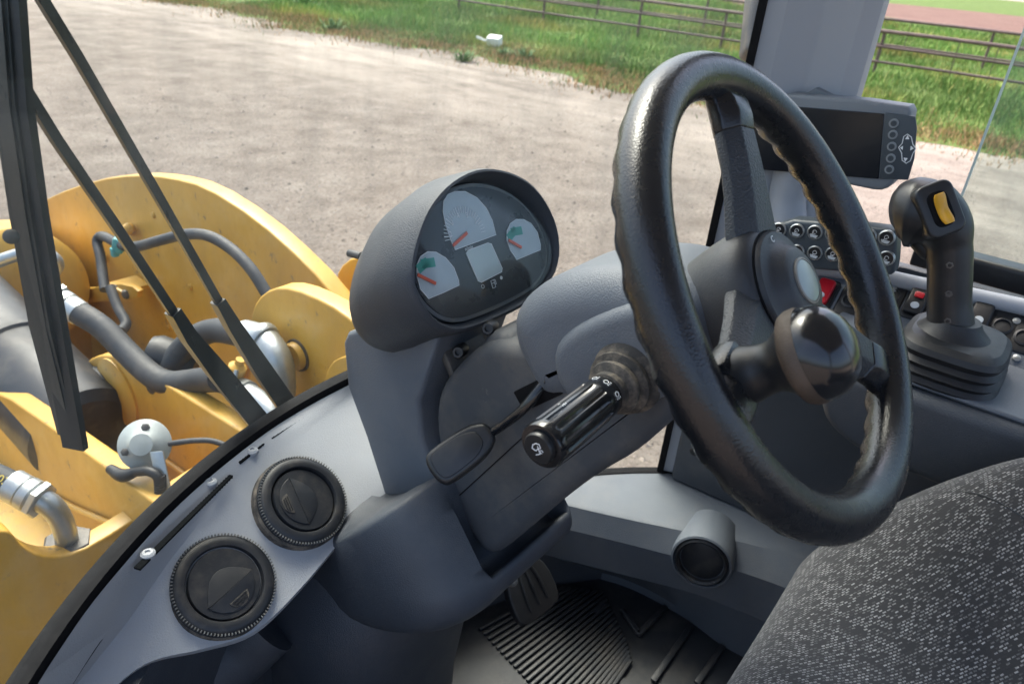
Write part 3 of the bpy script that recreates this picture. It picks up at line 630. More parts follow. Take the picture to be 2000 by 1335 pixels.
# ================================================================== STEERING COLUMN
EL = math.radians(37.6); WN = V((0, -math.cos(EL), math.sin(EL))); WV = V((0, math.sin(EL), math.cos(EL))); WC = V((0, 0, 2.62))
def colpuff(poly, x0, x1, r, seg=6, sm=2): return puff(smooth2([V(p) for p in poly], sm), WC+V((x0, 0, 0)), -WN, WV, V((1, 0, 0)), 0, x1-x0, r, seg)
sc_ = thing('steering_column', 'charcoal moulded steering column housing behind the wheel', 'steering column', (0, .25, 2.2))
obj('upper_cover', colpuff([(.045, .0), (.045, .03), (.075, .058), (.105, .073), (.143, .086), (.193, .093), (.240, .084), (.262, .062), (.268, .02), (.26, -.03), (.20, -.04), (.10, -.045), (.06, -.035)], -.078, .078, .040), PANEL, sc_, smooth=50)
lc = obj('lower_cover', colpuff([(.08, -.03), (.14, .0), (.262, .045), (.30, .060), (.36, .046), (.41, .024), (.444, -.021), (.468, -.094), (.466, -.165), (.448, -.192), (.41, -.180), (.306, -.138), (.237, -.113), (.168, -.096), (.10, -.062)], -.070, .070, .016), DARKDUST, sc_, smooth=50)
def cp_(t, v, x): return WC-WN*t+WV*v+V((x, 0, 0))
obj('stalk_boss', puff(smooth2([V(p) for p in [(.06, .04), (.15, .046), (.205, .03), (.215, -.02), (.18, -.045), (.10, -.05), (.06, -.03)]], 2), WC+V((-.088, 0, 0)), -WN, WV, V((1, 0, 0)), 0, .05, .014, 4), PANEL, sc_, smooth=50)
obj('collar_cover', colpuff([(.272, .055), (.30, .068), (.335, .050), (.345, .02), (.31, .0), (.27, .01)], -.060, .060, .018), DARKDUST, sc_, smooth=50)
obj('cover_seam', line([(.30, -.052), (.45, -.105)], .0012, -WN, WV, cp_(0, 0, -.0702), .001), FRIT, sc_, smooth=0)
obj('cover_seam', line([(.045, -.018), (.10, -.030)], .0016, -WN, WV, cp_(0, 0, -.0882), .001), FRIT, sc_, smooth=0)
so = on(1055, 758, x=-.0705)
obj('lever_slot', box(so+V((0, .002, -.006)), (.003, .062, .024), ((1, 0, 0), (0, .72, -.69), (0, .69, .72))), FRIT, sc_, bevel=.004)
obj('tilt_bracket', box((-.02, .335, 2.425), (.07, .012, .09), ((1, 0, 0), (0, .8, -.6), (0, .6, .8))), STEELD, sc_, bevel=.004)
for px in ((955, 640), (897, 686)):
    obj('socket_bolt', lathe(on(*px, x=-.045), (-.8, -.4, .3), [(.0075, -.02), (.0075, .005), (.006, .008), (.0035, .008), (.0035, .003)], 18), BLACK, sc_)

# lever with flat paddle
gl_ = thing('gear_lever', 'black bent lever with flat paddle on the left of the steering column', 'lever', so)
e1 = at(958, 845, .80); e2 = at(898, 892, .79)
obj('shaft', tube([so+V((.03, 0, .02)), so, at(1020, 800, .765), at(985, 828, .785), e1], [.0075, .0065, .0055, .0050, .0055], 14), GLOSS, gl_)
kx = (e1-at(850, 925, .79)).normalized(); kn = (EYE-e2).normalized(); kn = (kn-kx*kn.dot(kx)+V((-.1, 0, .35))).normalized(); kn = (kn-kx*kn.dot(kx)).normalized(); ky = kn.cross(kx)
pd = [(.040, .006), (.036, .013), (.018, .021), (-.026, .022), (-.037, .017), (-.040, 0), (-.037, -.017), (-.026, -.022), (.018, -.021), (.036, -.013), (.040, -.006)]
pc = (e1+at(845, 920, .79))/2
o = obj('paddle', puff(smooth2([V(p) for p in pd], 2), pc, kx, ky, kn, -.010, .008, .006, 4), BLACK, gl_, smooth=50)
obj('paddle_rim', puff(smooth2([V(p)*.74-V((.004, 0)) for p in pd], 2), pc, kx, ky, kn, .0075, .0095, .0012, 2), BLACK, o)

# multifunction stalk: dusty bellows, ribbed grip, end button
st = thing('multifunction_stalk', 'thick black ribbed stalk with wiper symbol button on its end', 'stalk', on(1212, 738, x=-.088))
s0 = on(1222, 738, x=-.086); s1_ = at(1056, 872, .575); sk = (s1_-s0).normalized(); SL = (s1_-s0).length
obj('bellows', lathe(s0, sk, [(.034, -.012), (.035, .0), (.031, .004), (.0275, .006), (.0300, .010), (.0300, .013), (.0235, .016), (.0255, .020), (.0250, .023), (.0185, .027), (.0190, .034), (.016, .036)], 36), DIRTYRUB, st)
g0 = SL-.098
obj('neck', lathe(s0, sk, [(.0135, .02), (.0135, g0-.008), (.0165, g0-.004), (.0175, g0+.004)], 32), M('worn_neck', (.10, .105, .105), .5, .2, 30, dust=.5, ds=60), st)
sa, sb, _ = frame(sk)
rings = []; NR = 96
for h, r, fl in ((g0, .0165, 0), (g0+.004, .0185, 0), (g0+.020, .0192, 0), (g0+.023, .0192, 1), (SL-.012, .0200, 1), (SL-.009, .0200, 0), (SL-.003, .0200, 0), (SL-.0005, .0188, 0)):
    rings.append([s0+sk*h+(sa*math.cos(2*math.pi*i/NR)+sb*math.sin(2*math.pi*i/NR))*(r-(.0016 if fl and (i % 8) in (0, 1, 2) else 0)) for i in range(NR)])
gr = obj('grip', loft(rings), GLOSS, st, smooth=30)
bt = obj('end_button', lathe(s0, sk, [(.0135, SL-.002), (.0135, SL+.003), (.0125, SL+.0045), (.002, SL+.0048)], 36), BLACK, st)
su = (UP-sk*UP.dot(sk)).normalized(); sr_ = su.cross(sk)*1; o_ = s0+sk*(SL+.005)
obj('wiper_symbol', join(line([(-.0045, .001), (-.0028, .0042), (.0005, .0055), (.0035, .0050), (.0040, .0018), (.0010, .0008), (-.0012, -.0010), (-.0045, .001)], .0007, sr_, su, o_), line([(-.0020, -.0045), (.0022, -.0035), (.0015, .003)], .0006, sr_, su, o_), line(circ2(.004, -.0015, .0014, 0, 270, 8), .0005, sr_, su, o_)), PALE, bt, smooth=0)
td = (EYE-s0); td = (td-sk*td.dot(sk)).normalized(); tb = sk.cross(td)
for k, (off, ang, hh) in enumerate(((.010, -18, 0), (.010, 24, 0), (.010, 58, 0), (.062, 56, 1))):
    c_, s_ = math.cos(math.radians(ang)), math.sin(math.radians(ang)); n_ = td*c_+tb*s_; a_ = n_.cross(sk)
    c = s0+sk*(g0+off)+n_*.0194
    obj('lamp_symbol', join(line(circ2(0, 0, .0022, 20, 340, 12), .0005, a_, sk, c), line([(.0030, -.0022), (.0040, -.0022)], .0005, a_, sk, c), line([(.0030, 0), (.0042, 0)], .0005, a_, sk, c), line([(.0030, .0022), (.0040, .0022)], .0005, a_, sk, c)), PALE, gr, smooth=0)

# ================================================================== INSTRUMENT CLUSTER
ca = math.radians(26); CN = V((0, -math.cos(ca), math.sin(ca))); CV = V((0, math.sin(ca), math.cos(ca))); CX = V((1, 0, 0)); CC = V((.003, .345, 2.549))
Fp = [(-.107, .009), (-.111, -.018), (-.096, -.046), (-.072, -.062), (-.036, -.067), (.050, -.067), (.086, -.061), (.116, -.040), (.1195, -.003), (.094, .039), (.054, .063), (.004, .0755), (-.042, .068), (-.077, .047)]
Fs = smooth2([V(p) for p in Fp], 2)
def cring(s, h, dz=0, dy=0, grow=0):
    P = inset2(Fs, -grow) if grow else Fs
    return [CC+CX*(p[0]*s-(grow*.42*min(1, max(0, -p[0]/.08)) if grow > 0 else 0))+CV*(p[1]*s+dz)+CN*(h+dy*max(0, (p[1]+.067)/.14)) for p in P]
cl = thing('instrument_cluster', 'dark oval instrument pod with three gauges behind the steering wheel', 'instrument cluster', (0, .42, 2.4))
obj('hood', loft([cring(1, -.004, grow=.004), cring(1, .004, dy=.006, grow=.006), cring(1, .009, dy=.016, grow=.008), cring(1, .011, dy=.021, grow=.010), cring(1, .010, dy=.021, grow=.0125), cring(1, .004, dy=.018, grow=.015), cring(1, -.03, dy=.008, grow=.017), cring(1, -.07, grow=.015, dz=-.010), cring(1, -.105, grow=.008, dz=-.022), cring(1, -.128, grow=-.004, dz=-.032), cring(1, -.142, grow=-.03, dz=-.036)], cap0=False), DARK, cl, smooth=50)
obj('lens', puff(inset2(Fs, -.002), CC, CX, CV, CN, .0100, .0108, .0002, 1), GLASSC, cl)
obj('face_trim', puff(inset2(Fs, -.0035), CC, CX, CV, CN, -.006, .0022, .0012, 2), M('grey_trim_ring', (.14, .15, .155), .4, .1, 30, dust=.5, ds=40), cl)
fc = obj('face_plate', puff(inset2(Fs, .001), CC, CX, CV, CN, -.004, .0040, .0008, 2), CFACE, cl)
def cpt(px, py): 
    q = onp(px, py, CC, CN)-CC; return (q.dot(CX), q.dot(CV))
def flat2(poly, h0, h1): return puff(poly, CC, CX, CV, CN, h0, h1, .0003, 1)
def gauge(pts, ndl, name, teal=None, ticks=None, patch=None):
    P = smooth2([V(cpt(*p)) for p in pts], 0)
    g = obj('gauge', flat2(P, .0035, .0052), GAUGE, fc, smooth=0)
    obj('gauge_rim', line([tuple(p) for p in P]+[tuple(P[0])], .0008, CX, CV, CC+CN*.0053, .0006), PALE, fc, smooth=0)
    if teal: obj('coloured_arc', line([cpt(*p) for p in teal], .010, CX, CV, CC+CN*.0055, .0004), GREENB, fc, smooth=0)
    if patch: obj('dark_patch', flat2(inset2([V(cpt(*p)) for p in patch], 0), .0050, .0057), GDARK, fc, smooth=0)
    if ticks: ticks()
    obj('needle', line([cpt(*ndl[0]), cpt(*ndl[1])], .0034, CX, CV, CC+CN*.0072, .0012), REDN, fc, smooth=0)
def top_ticks():
    c = V(cpt(903, 462)); gs = []; L = V(cpt(866, 430))-c; r0 = .033
    for i in range(30):
        t = math.radians(205-i*7.2); d = V((math.cos(t), math.sin(t))); big_ = i % 5 == 0
        if t > math.radians(178): continue
        gs.append(line([tuple(c+d*r0), tuple(c+d*(r0-(.010 if big_ else .007)))], .0011 if big_ else .0007, CX, CV, CC+CN*.0056, .0004))
    obj('tick_marks', join(*gs), PALE, fc, smooth=0)
    for i, s in enumerate(('1', '2', '3', '4', '5')):
        t = math.radians(196-i*33); p = c+V((math.cos(t), math.sin(t)))*.0235
        text('numeral', s, .0085, CC+CX*p.x+CV*p.y+CN*.0053, CX, CV, PALE, fc)
    text('unit_print', 'n/min', .006, CC+CX*(c.x-.001)+CV*(c.y-.014)+CN*.0053, CX, CV, PALE, fc)
gauge([(883, 489), (874, 470), (864, 440), (859, 415), (860, 395), (868, 382), (882, 376), (902, 376), (925, 388), (943, 408), (955, 432), (962, 460), (935, 470), (910, 479)], ((878, 480), (902, 458)), 'rev', None, top_ticks)
gauge([(831, 584), (815, 566), (808, 540), (808, 518), (815, 502), (829, 493), (845, 494), (864, 505), (880, 524), (889, 548), (890, 558), (860, 572)], ((809, 539), (840, 554)), 'left', [(815, 523), (823, 516), (836, 514)])
gauge([(1003, 508), (991, 490), (984, 470), (984, 452), (990, 438), (1002, 430), (1016, 430), (1031, 438), (1043, 455), (1049, 478), (1049, 489), (1025, 499)], ((987, 472), (1008, 484)), 'right', [(990, 462), (997, 454), (1008, 452)])
obj('display', flat2([V(cpt(*p)) for p in ((904, 496), (908, 490), (946, 476), (953, 478), (974, 525), (973, 532), (934, 552), (928, 550))], .0035, .0055), LCD, fc, smooth=0)
obj('display_border', line([cpt(*p) for p in ((904, 496), (908, 490), (946, 476), (953, 478), (974, 525), (973, 532), (934, 552), (928, 550), (904, 496))], .0009, CX, CV, CC+CN*.0056, .0005), PALE, fc, smooth=0)
a_ = cpt(938, 560); obj('fuel_dot', line(circ2(a_[0], a_[1], .0022, 0, 360, 14), .0006, CX, CV, CC+CN*.0042, .0004), PALE, fc, smooth=0)
a_ = cpt(974, 543); obj('fuel_dot', flat2([V(p) for p in circ2(a_[0], a_[1], .0022, 0, 337, 14)], .0038, .0046), PALE, fc, smooth=0)
a_ = cpt(959, 555); obj('fuel_pump_symbol', join(*[line([(a_[0]+x*.0011, a_[1]+y*.0011) for x, y in L], .0006, CX, CV, CC+CN*.0042, .0004) for L in ([(-3, -4), (2, -4), (2, 4), (-3, 4), (-3, -4)], [(-3, 1), (2, 1)], [(2, -1), (4, -1), (4, 3), (3, 4)])]), PALE, fc, smooth=0)
nk = obj('neck', yz(smooth2([V(p) for p in pyz([(700, 640), (692, 660), (700, 745), (735, 840), (772, 958), (800, 958), (880, 940), (846, 850), (840, 772), (880, 650), (800, 610)], -.055)], 0), -.075, .135, .007, 3), PANEL, cl, smooth=40)
obj('rear_pipe_stub', tube([on(705, 500, x=.1), on(682, 494, x=.1)], .006, 10), HOSE, cl)

# ================================================================== STEERING WHEEL
sw = thing('steering_wheel', 'black grained three-spoke steering wheel with finger grips and spinner knob', 'steering wheel', WC)
def wp(r, ang, h=0): t = math.radians(ang); return WC+CX*(r*math.cos(t))+WV*(r*math.sin(t))+WN*h
RR, RT_ = .1955, .0205
NM, NS = 220, 24; rings = []
for i in range(NM):
    A = 360*i/NM; d = wp(1, A)-WC; rg = []
    for j in range(NS):
        t = 2*math.pi*j/NS; cr, sr = math.cos(t), math.sin(t)
        r = RT_*(1.0+.045*(abs(cr)**3)*0)
        # finger grips on the forward side of the rim
        g = max(0, -sr*.75+abs(cr)*.15-.25)*.0034*(math.cos(math.radians(A)*40)-.2)
        rg.append(WC+d*(RR+cr*r*.98)+WN*(sr*r*1.04-(g if sr < .2 else 0)))
    rings.append(rg)
rings.append(rings[0]); rim = obj('rim', loft(rings, False, False), WHEEL, sw, smooth=60)
SPA = (75, 195, 315)
for sa_ in SPA:
    rg = []; rg2 = []
    # dished spoke: from hub (set forward) out to the rim; wide faceted cross-section
    prof = [(.030, .036, .014, -.016), (.055, .035, .014, -.014), (.085, .0295, .013, -.009), (.115, .0255, .0125, -.005), (.145, .0240, .0125, -.003)]
    def sring(r, hw, th, h):
        c = wp(r, sa_, h); s = wp(1, sa_+90)-WC
        return [c-s*hw*1.0-WN*th*.6, c-s*hw*.98+WN*th*.1, c-s*hw*.5+WN*th, c+s*hw*.5+WN*th, c+s*hw*.98+WN*th*.1, c+s*hw*1.0-WN*th*.6, c+s*hw*.5-WN*th*1.2, c-s*hw*.5-WN*th*1.2]
    spk = obj('spoke', loft([sring(*p) for p in prof]), SPOKE, sw, smooth=22, bevel=.0015)
    tip = [(.1445, .0243, .0127, -.003), (.158, .0250, .0135, -.001), (.172, .0265, .0125, -.001), (.183, .029, .009, -.002), (.192, .030, .004, -.003)]
    obj('rim_root', loft([sring(*p) for p in tip]), WHEEL, spk, smooth=45, bevel=.002)
hub = obj('hub', loft([ring(WC+WN*h, CX, WV, r, r, 48, 2.2) for r, h in ((.034, -.105), (.046, -.095), (.052, -.07), (.058, -.045), (.061, -.028), (.0605, -.014), (.057, -.004), (.052, .000))]), HUBM, sw, smooth=50)
pad = obj('horn_pad', loft([ring(WC+WN*h, CX, WV, r, r, 48) for r, h in ((.051, -.002), (.051, .003), (.049, .0055), (.042, .0065), (.037, .009), (.032, .016), (.028, .0185), (.010, .0200))]), HUBM, hub, smooth=40)
obj('pad_groove', lathe(WC, WN, [(.0525, -.004), (.0525, .0012), (.0508, .0014)], 48), FRIT, hub)
obj('emblem', lathe(WC, WN, [(.0185, .015), (.0182, .0208), (.016, .0216), (.004, .0222)], 40), LENS, pad)
obj('emblem_bezel', lathe(WC, WN, [(.0205, .014), (.0205, .0206), (.0188, .0212), (.0184, .020)], 40), M('bezel_grey', (.2, .19, .17), .4), pad)
text('pad_mark', 'C', .008, WC+WV*.043-CX*.002+WN*.0068, CX, WV, PALE, pad)
obj('column_boot', lathe(WC, -WN, [(.050, .07), (.053, .10), (.051, .14)], 36), DARKDUST, sw)
# spinner knob on the left spoke
KB = wp(.139, 193, .010)
kn_ = thing('spinner_knob', 'glossy black spinner knob with a worn brown band clamped to the wheel', 'knob', KB)
kd = (WN+CX*.10+WV*.03).normalized()
obj('stem', lathe(KB, kd, [(0.0209, -0.0140), (0.0215, 0.0000), (0.0193, 0.0086), (0.0182, 0.0151), (0.0193, 0.0227), (0.0248, 0.0302), (0.0292, 0.0346)], 44), BLACK, kn_, smooth=60)
obj('band', lathe(KB, kd, [(0.0286, 0.0340), (0.0324, 0.0362), (0.0341, 0.0400), (0.0344, 0.0443), (0.0336, 0.0481)], 44), KNOBB, kn_, smooth=60)
obj('cap', lathe(KB, kd, [(0.0333, 0.0477), (0.0330, 0.0529), (0.0306, 0.0605), (0.0260, 0.0670), (0.0187, 0.0724), (0.0101, 0.0754), (0.0017, 0.0762)], 44), GLOSS, kn_, smooth=80)
obj('clamp', box(KB-kd*.012, (.034, .05, .02), (wp(1, 196)-WC, wp(1, 286)-WC, WN)), WHEEL, kn_, bevel=.006)

# ================================================================== FLOOR, MAT AND PEDAL
ZF = 1.66
obj('floor', prism([V((-.9, -1.1, ZF-.03)), V((.75, -1.1, ZF-.03)), V((.75, .62, ZF-.03)), V((-.9, .62, ZF-.03))], (0, 0, .026)), MAT, smooth=0, kind='structure')
mt = thing('floor_mat', 'black ribbed rubber floor mat in the footwell', 'floor mat', (.2, .25, ZF))
obj('sheet', prism([V((-.5, -.5, ZF-.004)), V((.31, -.5, ZF-.004)), V((.31, .40, ZF-.004)), V((.2, .5, ZF-.004)), V((-.5, .5, ZF-.004))], (0, 0, .005)), MAT, mt, smooth=0)
E0 = [(1088, 1147), (1176, 1156), (1222, 1252), (1290, 1390)]
for i in range(24):
    s = i/23
    S = V((936, 1231)).lerp(V((1130, 1440)), s); k = s*3.0
    e = V(E0[0]).lerp(V(E0[1]), min(1, s/.30)) if s < .30 else V(E0[1]).lerp(V(E0[2]), (s-.30)/.5) if s < .8 else V(E0[2]).lerp(V((1232, 1290)), (s-.8)/.2)
    a, b = on(S.x, S.y, z=ZF+.001), on(e.x, e.y, z=ZF+.001)
    obj('rib', box((a+b)/2+V((0, 0, .003)), ((b-a).length, .0075, .0075), ((b-a), V((-(b-a).y, (b-a).x, 0)), (0, 0, 1))), MAT, mt, bevel=.002)
for A_, B_ in (((1245, 1240), (1300, 1185)), ((1215, 1190), (1248, 1238)), ((1275, 1330), (1350, 1222)), ((1360, 1335), (1412, 1262)), ((1165, 1200), (1182, 1168))):
    a, b = on(*A_, z=ZF+.001), on(*B_, z=ZF+.001)
    obj('raised_bar', box((a+b)/2+V((0, 0, .002)), ((b-a).length, .012, .007), ((b-a), V((-(b-a).y, (b-a).x, 0)), (0, 0, 1))), MAT, mt, bevel=.002)
bp = thing('brake_pedal', 'black metal brake pedal with ribbed rubber pad in the footwell', 'pedal', at(1020, 1200, 1.32))
pk = (V((-.15, -.75, .62))).normalized(); po = at(1034, 1140, 1.27); pu = (V((.05, .62, .75))); pu = (pu-pk*pu.dot(pk)).normalized(); pr = pu.cross(pk)
ps = [(x*1.2, y*1.25) for x, y in [(-.036, -.045), (.030, -.045), (.040, -.030), (.038, .010), (.026, .030), (.014, .050), (-.014, .050), (-.026, .030), (-.040, .012), (-.044, -.028)]]
pp = obj('pad', puff(smooth2([V(p) for p in ps], 1), po, pr, pu, pk, -.012, .006, .004, 3), RUBBER, bp, smooth=45)
for x in (-.022, -.001, .020): obj('pad_rib', tube([po+pr*x-pu*.036+pk*.006, po+pr*x*.9+pu*.0+pk*.0085, po+pr*x*.6+pu*.036+pk*.006], .0028, 8), RUBBER, pp)
obj('arm', tube([po-pk*.008+pu*.03, po-pk*.01+pu*.09+V((0, .015, 0)), po+pu*.19+V((0, .05, .03))], [.018, .016, .02], 14, flat=.45), STEELD, bp)
obj('mount', box(po+V((-.055, .10, .03)), (.07, .10, .14)), STEELD, bp, bevel=.008)
obj('linkage', tube([po+V((-.045, .04, .02)), po+V((-.05, .0, .045)), po+V((-.052, .03, .09))], .007, 10), STEEL, bp)

# ================================================================== RIGHT SIDE SHELF
T0 = [(1040, 965), (1091, 979), (1207, 1006), (1336, 1033), (1428, 1050), (1560, 1085), (1700, 1130)]
T1 = [(1020, 1010), (1067, 1023), (1207, 1057), (1309, 1083), (1425, 1110), (1541, 1150), (1690, 1210)]
T2 = [(1000, 1062), (1047, 1078), (1173, 1110), (1343, 1155), (1425, 1185), (1500, 1217), (1640, 1300)]
T3 = [(1000, 1085), (1046, 1100), (1207, 1134), (1330, 1195), (1411, 1253), (1473, 1288), (1600, 1370)]
L0 = [on(*p, z=1.915) for p in T0]; L1 = [on(*p, z=1.872) for p in T1]; L2 = [on(*p, z=1.785) for p in T2]; L3 = [on(*p, z=1.675) for p in T3]
so_ = [V((.40, .455, 1.916)), V((.455, .42, 1.916)), V((.525, .365, 1.916)), V((.61, .28, 1.916)), V((.66, .15, 1.916)), V((.70, 0, 1.916)), V((.72, -.15, 1.916))]
rings = []
for q in zip(*[spline(L, 5) for L in (so_, L0, L1, L2, L3)]):
    A, B, Cc, D, E_ = q; rings.append([A+V((0, 0, -.05)), A, B+(A-B)*.06, B+V((-.001, -.001, -.003)), Cc, Cc+(D-Cc)*.94, D, D+(E_-D)*.04+V((.012, .006, -.004)), E_+V((.010, .005, 0)), E_+V((.01, .005, -.06))])
sh = thing('side_shelf', 'slate grey shelf and kick panel along the right side of the footwell', 'side panel', (.4, .2, 1.76))
obj('shelf_panel', loft(rings, False, False, closed=False), PANEL, sh, smooth=28)
vc = at(1370, 1096, 1.365); vn = V((-.96, -.22, .10)).normalized()
sv_ = thing('round_foot_vent', 'dusty round black vent in a short housing on the side panel', 'vent', vc)
va, vb, _ = frame(vn)
obj('housing', loft([ring(vc-vn*.10+V((0, 0, .0)), va, vb, .052, .052, 40), ring(vc-vn*.01, va, vb, .057, .057, 40), ring(vc+vn*.004, va, vb, .0555, .0555, 40), ring(vc+vn*.006, va, vb, .052, .052, 40), ring(vc-vn*.004, va, vb, .048, .048, 40)]), PANEL, sv_, smooth=45)
obj('ring', lathe(vc, vn, [(.0485, -.02), (.0485, .004), (.045, .007), (.041, .004), (.040, -.008)], 44), VENT, sv_)
obj('flap', lathe(vc-vn*.008, vn, [(.039, -.01), (.039, .004), (.033, .007), (.005, .008)], 36), VENT, sv_)

# dark plate standing on the shelf below the pillar
pl_ = thing('kick_plate', 'dark upright plate standing on the side shelf below the pillar', 'panel', (.6, .1, 1.92))
obj('plate', prism([V((.592, .268, 1.918)), V((.600, .274, 2.10)), V((.605, .262, 2.42)), V((.66, 0, 2.46)), V((.672, -.9, 2.46)), V((.672, -.9, 1.918)), V((.664, 0, 1.917))], (.02, .012, 0)), DARK, pl_, bevel=.003)
obj('screw', lathe(on(1356, 880, x=.601), (-1, 0, 0), [(.008, -.001), (.008, .005), (.004, .007)], 14), BLACK, pl_)

# ================================================================== RIGHT PILLAR AND SIDE WINDOW
pt = thing('cab_pillar', 'light grey faceted front pillar of the cab beside the monitor', 'pillar', (.68, .22, 2.1))
pp_ = [(.600, .298), (.612, .268), (.648, .222), (.652, .168), (.672, .146), (.72, .15), (.74, .30), (.66, .33)]
obj('cladding', loft([[V((x, y, z)) for x, y in pp_] for z in (1.92, 2.66, 3.6)]), PILLAR, pt, smooth=15, bevel=.004)
obj('foot_flare', prism([on(1560, 192, x=.63), on(1592, 172, x=.63), on(1632, 192, x=.63), on(1632, 230, x=.63), on(1560, 230, x=.63)], (.02, 0, 0)), MONG, pt)
obj('outer_seal', box((.5975, .3005, 2.74), (.006, .012, 1.66)), FRIT, pt)
sg = thing('side_window', 'swung side window pane with a bright cut edge and black lower bar', 'window', (.74, -.2, 2.46))
obj('glass_pane', box((.75, -.436, 2.97), (.006, .80, 1.02)), GLASS2, sg, smooth=0)
obj('glass_edge', box((.75, -.0345, 2.97), (.0068, .0035, 1.02)), EDGE, sg, smooth=0)
obj('lower_bar', puff(rrect(.045, .04, .008), (.73, 0, 2.468), (1, 0, 0), (0, 0, 1), (0, -1, 0), .0, .85, .004), BLACK, sg)

# ================================================================== MONITOR
mo = thing('monitor', 'grey in-cab monitor with a dark screen and key pad', 'monitor', (.62, .15, 2.57))
mx = .60; mp_ = [(.042, 2.60), (.048, 2.694), (.060, 2.708), (.285, 2.688), (.288, 2.575), (.075, 2.578), (.052, 2.582)]
obj('case', puff([V(p) for p in smooth2([V(p) for p in mp_], 1)], (mx, 0, 0), (0, 1, 0), (0, 0, 1), (1, 0, 0), 0, .045, .006, 3), MONG, mo)
def mpl(pts, h0, h1, r=.001): 
    P = [on(*p, x=mx) for p in pts]; return puff([V((q.y, q.z)) for q in P], (mx, 0, 0), (0, 1, 0), (0, 0, 1), (-1, 0, 0), h0, h1, r, 2)
obj('screen', mpl([(1470, 201), (1727, 222), (1716, 349), (1470, 330)], -.002, .0022), SCREEN, mo, smooth=0)
kp = obj('key_pad', mpl([(1730, 220), (1788, 227), (1791, 250), (1786, 310), (1774, 351), (1718, 349)], -.002, .0026), KEYP, mo, smooth=30)
for px in ((1746, 241), (1744, 263), (1742, 286), (1740, 309), (1737, 331)):
    c = on(*px, x=mx-.0026)
    k_ = obj('button', lathe(c, (-1, 0, 0), [(.0066, -.001), (.0066, .0012), (.0056, .0016), (.0050, .001)], 20), MIDP, kp)
    obj('button_ring', lathe(c, (-1, 0, 0), [(.0040, 0), (.0040, .002), (.0026, .0022), (.0022, .0018)], 16), KEYP, k_)
nv = [(1772, 262), (1780, 268), (1783, 282), (1789, 290), (1783, 300), (1778, 314), (1770, 319), (1762, 313), (1761, 299), (1755, 288), (1762, 280), (1765, 267)]
obj('navigation_outline', line([(q.y, q.z) for q in (on(*p, x=mx-.003) for p in nv+nv[:1])], .0011, (0, 1, 0), (0, 0, 1), (mx-.003, 0, 0), .0008), PALE, kp, smooth=0)
for tri in ([(1768, 272), (1776, 272), (1773, 264)], [(1765, 308), (1773, 309), (1768, 316)], [(1764, 285), (1763, 293), (1758, 288)], [(1779, 285), (1778, 294), (1785, 290)]):
    obj('arrow_key', prism([on(*p, x=mx-.003) for p in tri], (-.0012, 0, 0)), PALE, kp, smooth=0)
obj('mount_neck', tube([V((.64, .20, 2.60)), V((.64, .20, 2.52)), V((.62, .17, 2.42))], [.035, .03, .04], 16), PILLAR, mo)

# ================================================================== BUTTON PANEL
bpn = thing('button_panel', 'dark key panel with two rows of round chrome buttons below the monitor', 'button panel', (.5, .08, 2.43))
bx = .50
P = [on(*p, x=bx) for p in ((1490, 424), (1746, 446), (1752, 458), (1748, 532), (1736, 540), (1490, 518))]
bc = obj('case', puff(smooth2([V((q.y, q.z)) for q in P], 1), (bx, 0, 0), (0, 1, 0), (0, 0, 1), (1, 0, 0), 0, .035, .006, 3), KEYP, bpn)
for row, (ya, yb) in enumerate(((448, 464), (488, 504))):
    for i in range(7):
        px = 1522+35*i; c = on(px, ya+(yb-ya)*i/6, x=bx)
        b_ = obj('button', lathe(c, (-1, 0, 0), [(.0112, -.002), (.0112, .0020), (.0098, .0034), (.0092, .0022)], 24), STEEL, bc)
        obj('button_face', lathe(c, (-1, 0, 0), [(.0094, -.001), (.0090, .0022), (.002, .0026)], 20), BLACK, b_)
        R = random.Random(i*7+row); gl = [line(circ2(0, .001, .0028, 0, 300, 8), .0007, (0, -1, 0), (0, 0, 1), c-V((.0028, 0, 0)), .0006), line([(-.003, -.003), (R.uniform(-.002, .003), R.uniform(0, .004))], .0007, (0, -1, 0), (0, 0, 1), c-V((.0028, 0, 0)), .0006)]
        obj('button_symbol', join(*gl), PALE, b_, smooth=0)
        obj('lens', prism([c+V((-.0024, y*.0062, -.0032)) for y in (-1, 1)]+[c+V((-.0024, y*.0040, -.0075)) for y in (1, -1)], (-.0008, 0, 0)), CLEAR, b_, smooth=0)

# ================================================================== RIGHT CONSOLE, SWITCHES, JOYSTICK
rc = thing('right_console', 'charcoal armrest console on the right of the seat carrying the joystick', 'console', (.45, -.3, 2.29))
obj('body', yz(smooth2([V(p) for p in [(-.95, 2.29), (-.085, 2.292), (-.02, 2.312), (.004, 2.345), (.002, 2.385), (-.02, 2.412), (-.95, 2.412)]], 2), .335, .26, .016, 5), DARK, rc, smooth=50)
obj('top_deck', puff(rrect(.20, .60, .03), (.45, -.26, 0), (1, 0, 0), (0, 1, 0), (0, 0, 1), 2.410, 2.418, .004, 3), PANEL, rc)
spn = V((-.62, 0, .78)).normalized(); spc = V((.53, 0, 2.44))
sp_ = thing('switch_panel', 'sloping dark switch strip behind the joystick with a pale grey rail', 'switch panel', (.55, -.05, 2.42))
def sq(px, py): return onp(px, py, spc, spn)
sy = V((0, 1, 0)); sx = sy.cross(spn).normalized()
obj('strip', prism([spc+sy*.22-sx*.065, spc+sy*.22+sx*.055, spc-sy*.55+sx*.055, spc-sy*.55-sx*.065], spn*-.02), PANEL, sp_, bevel=.003)
obj('rail', tube([sq(1500, 515)+spn*.004, sq(1700, 540)+spn*.004, sq(1800, 560)+spn*.004, sq(2100, 625)+spn*.004], [.012, .012, .012, .012], 14), PILLAR, sp_)
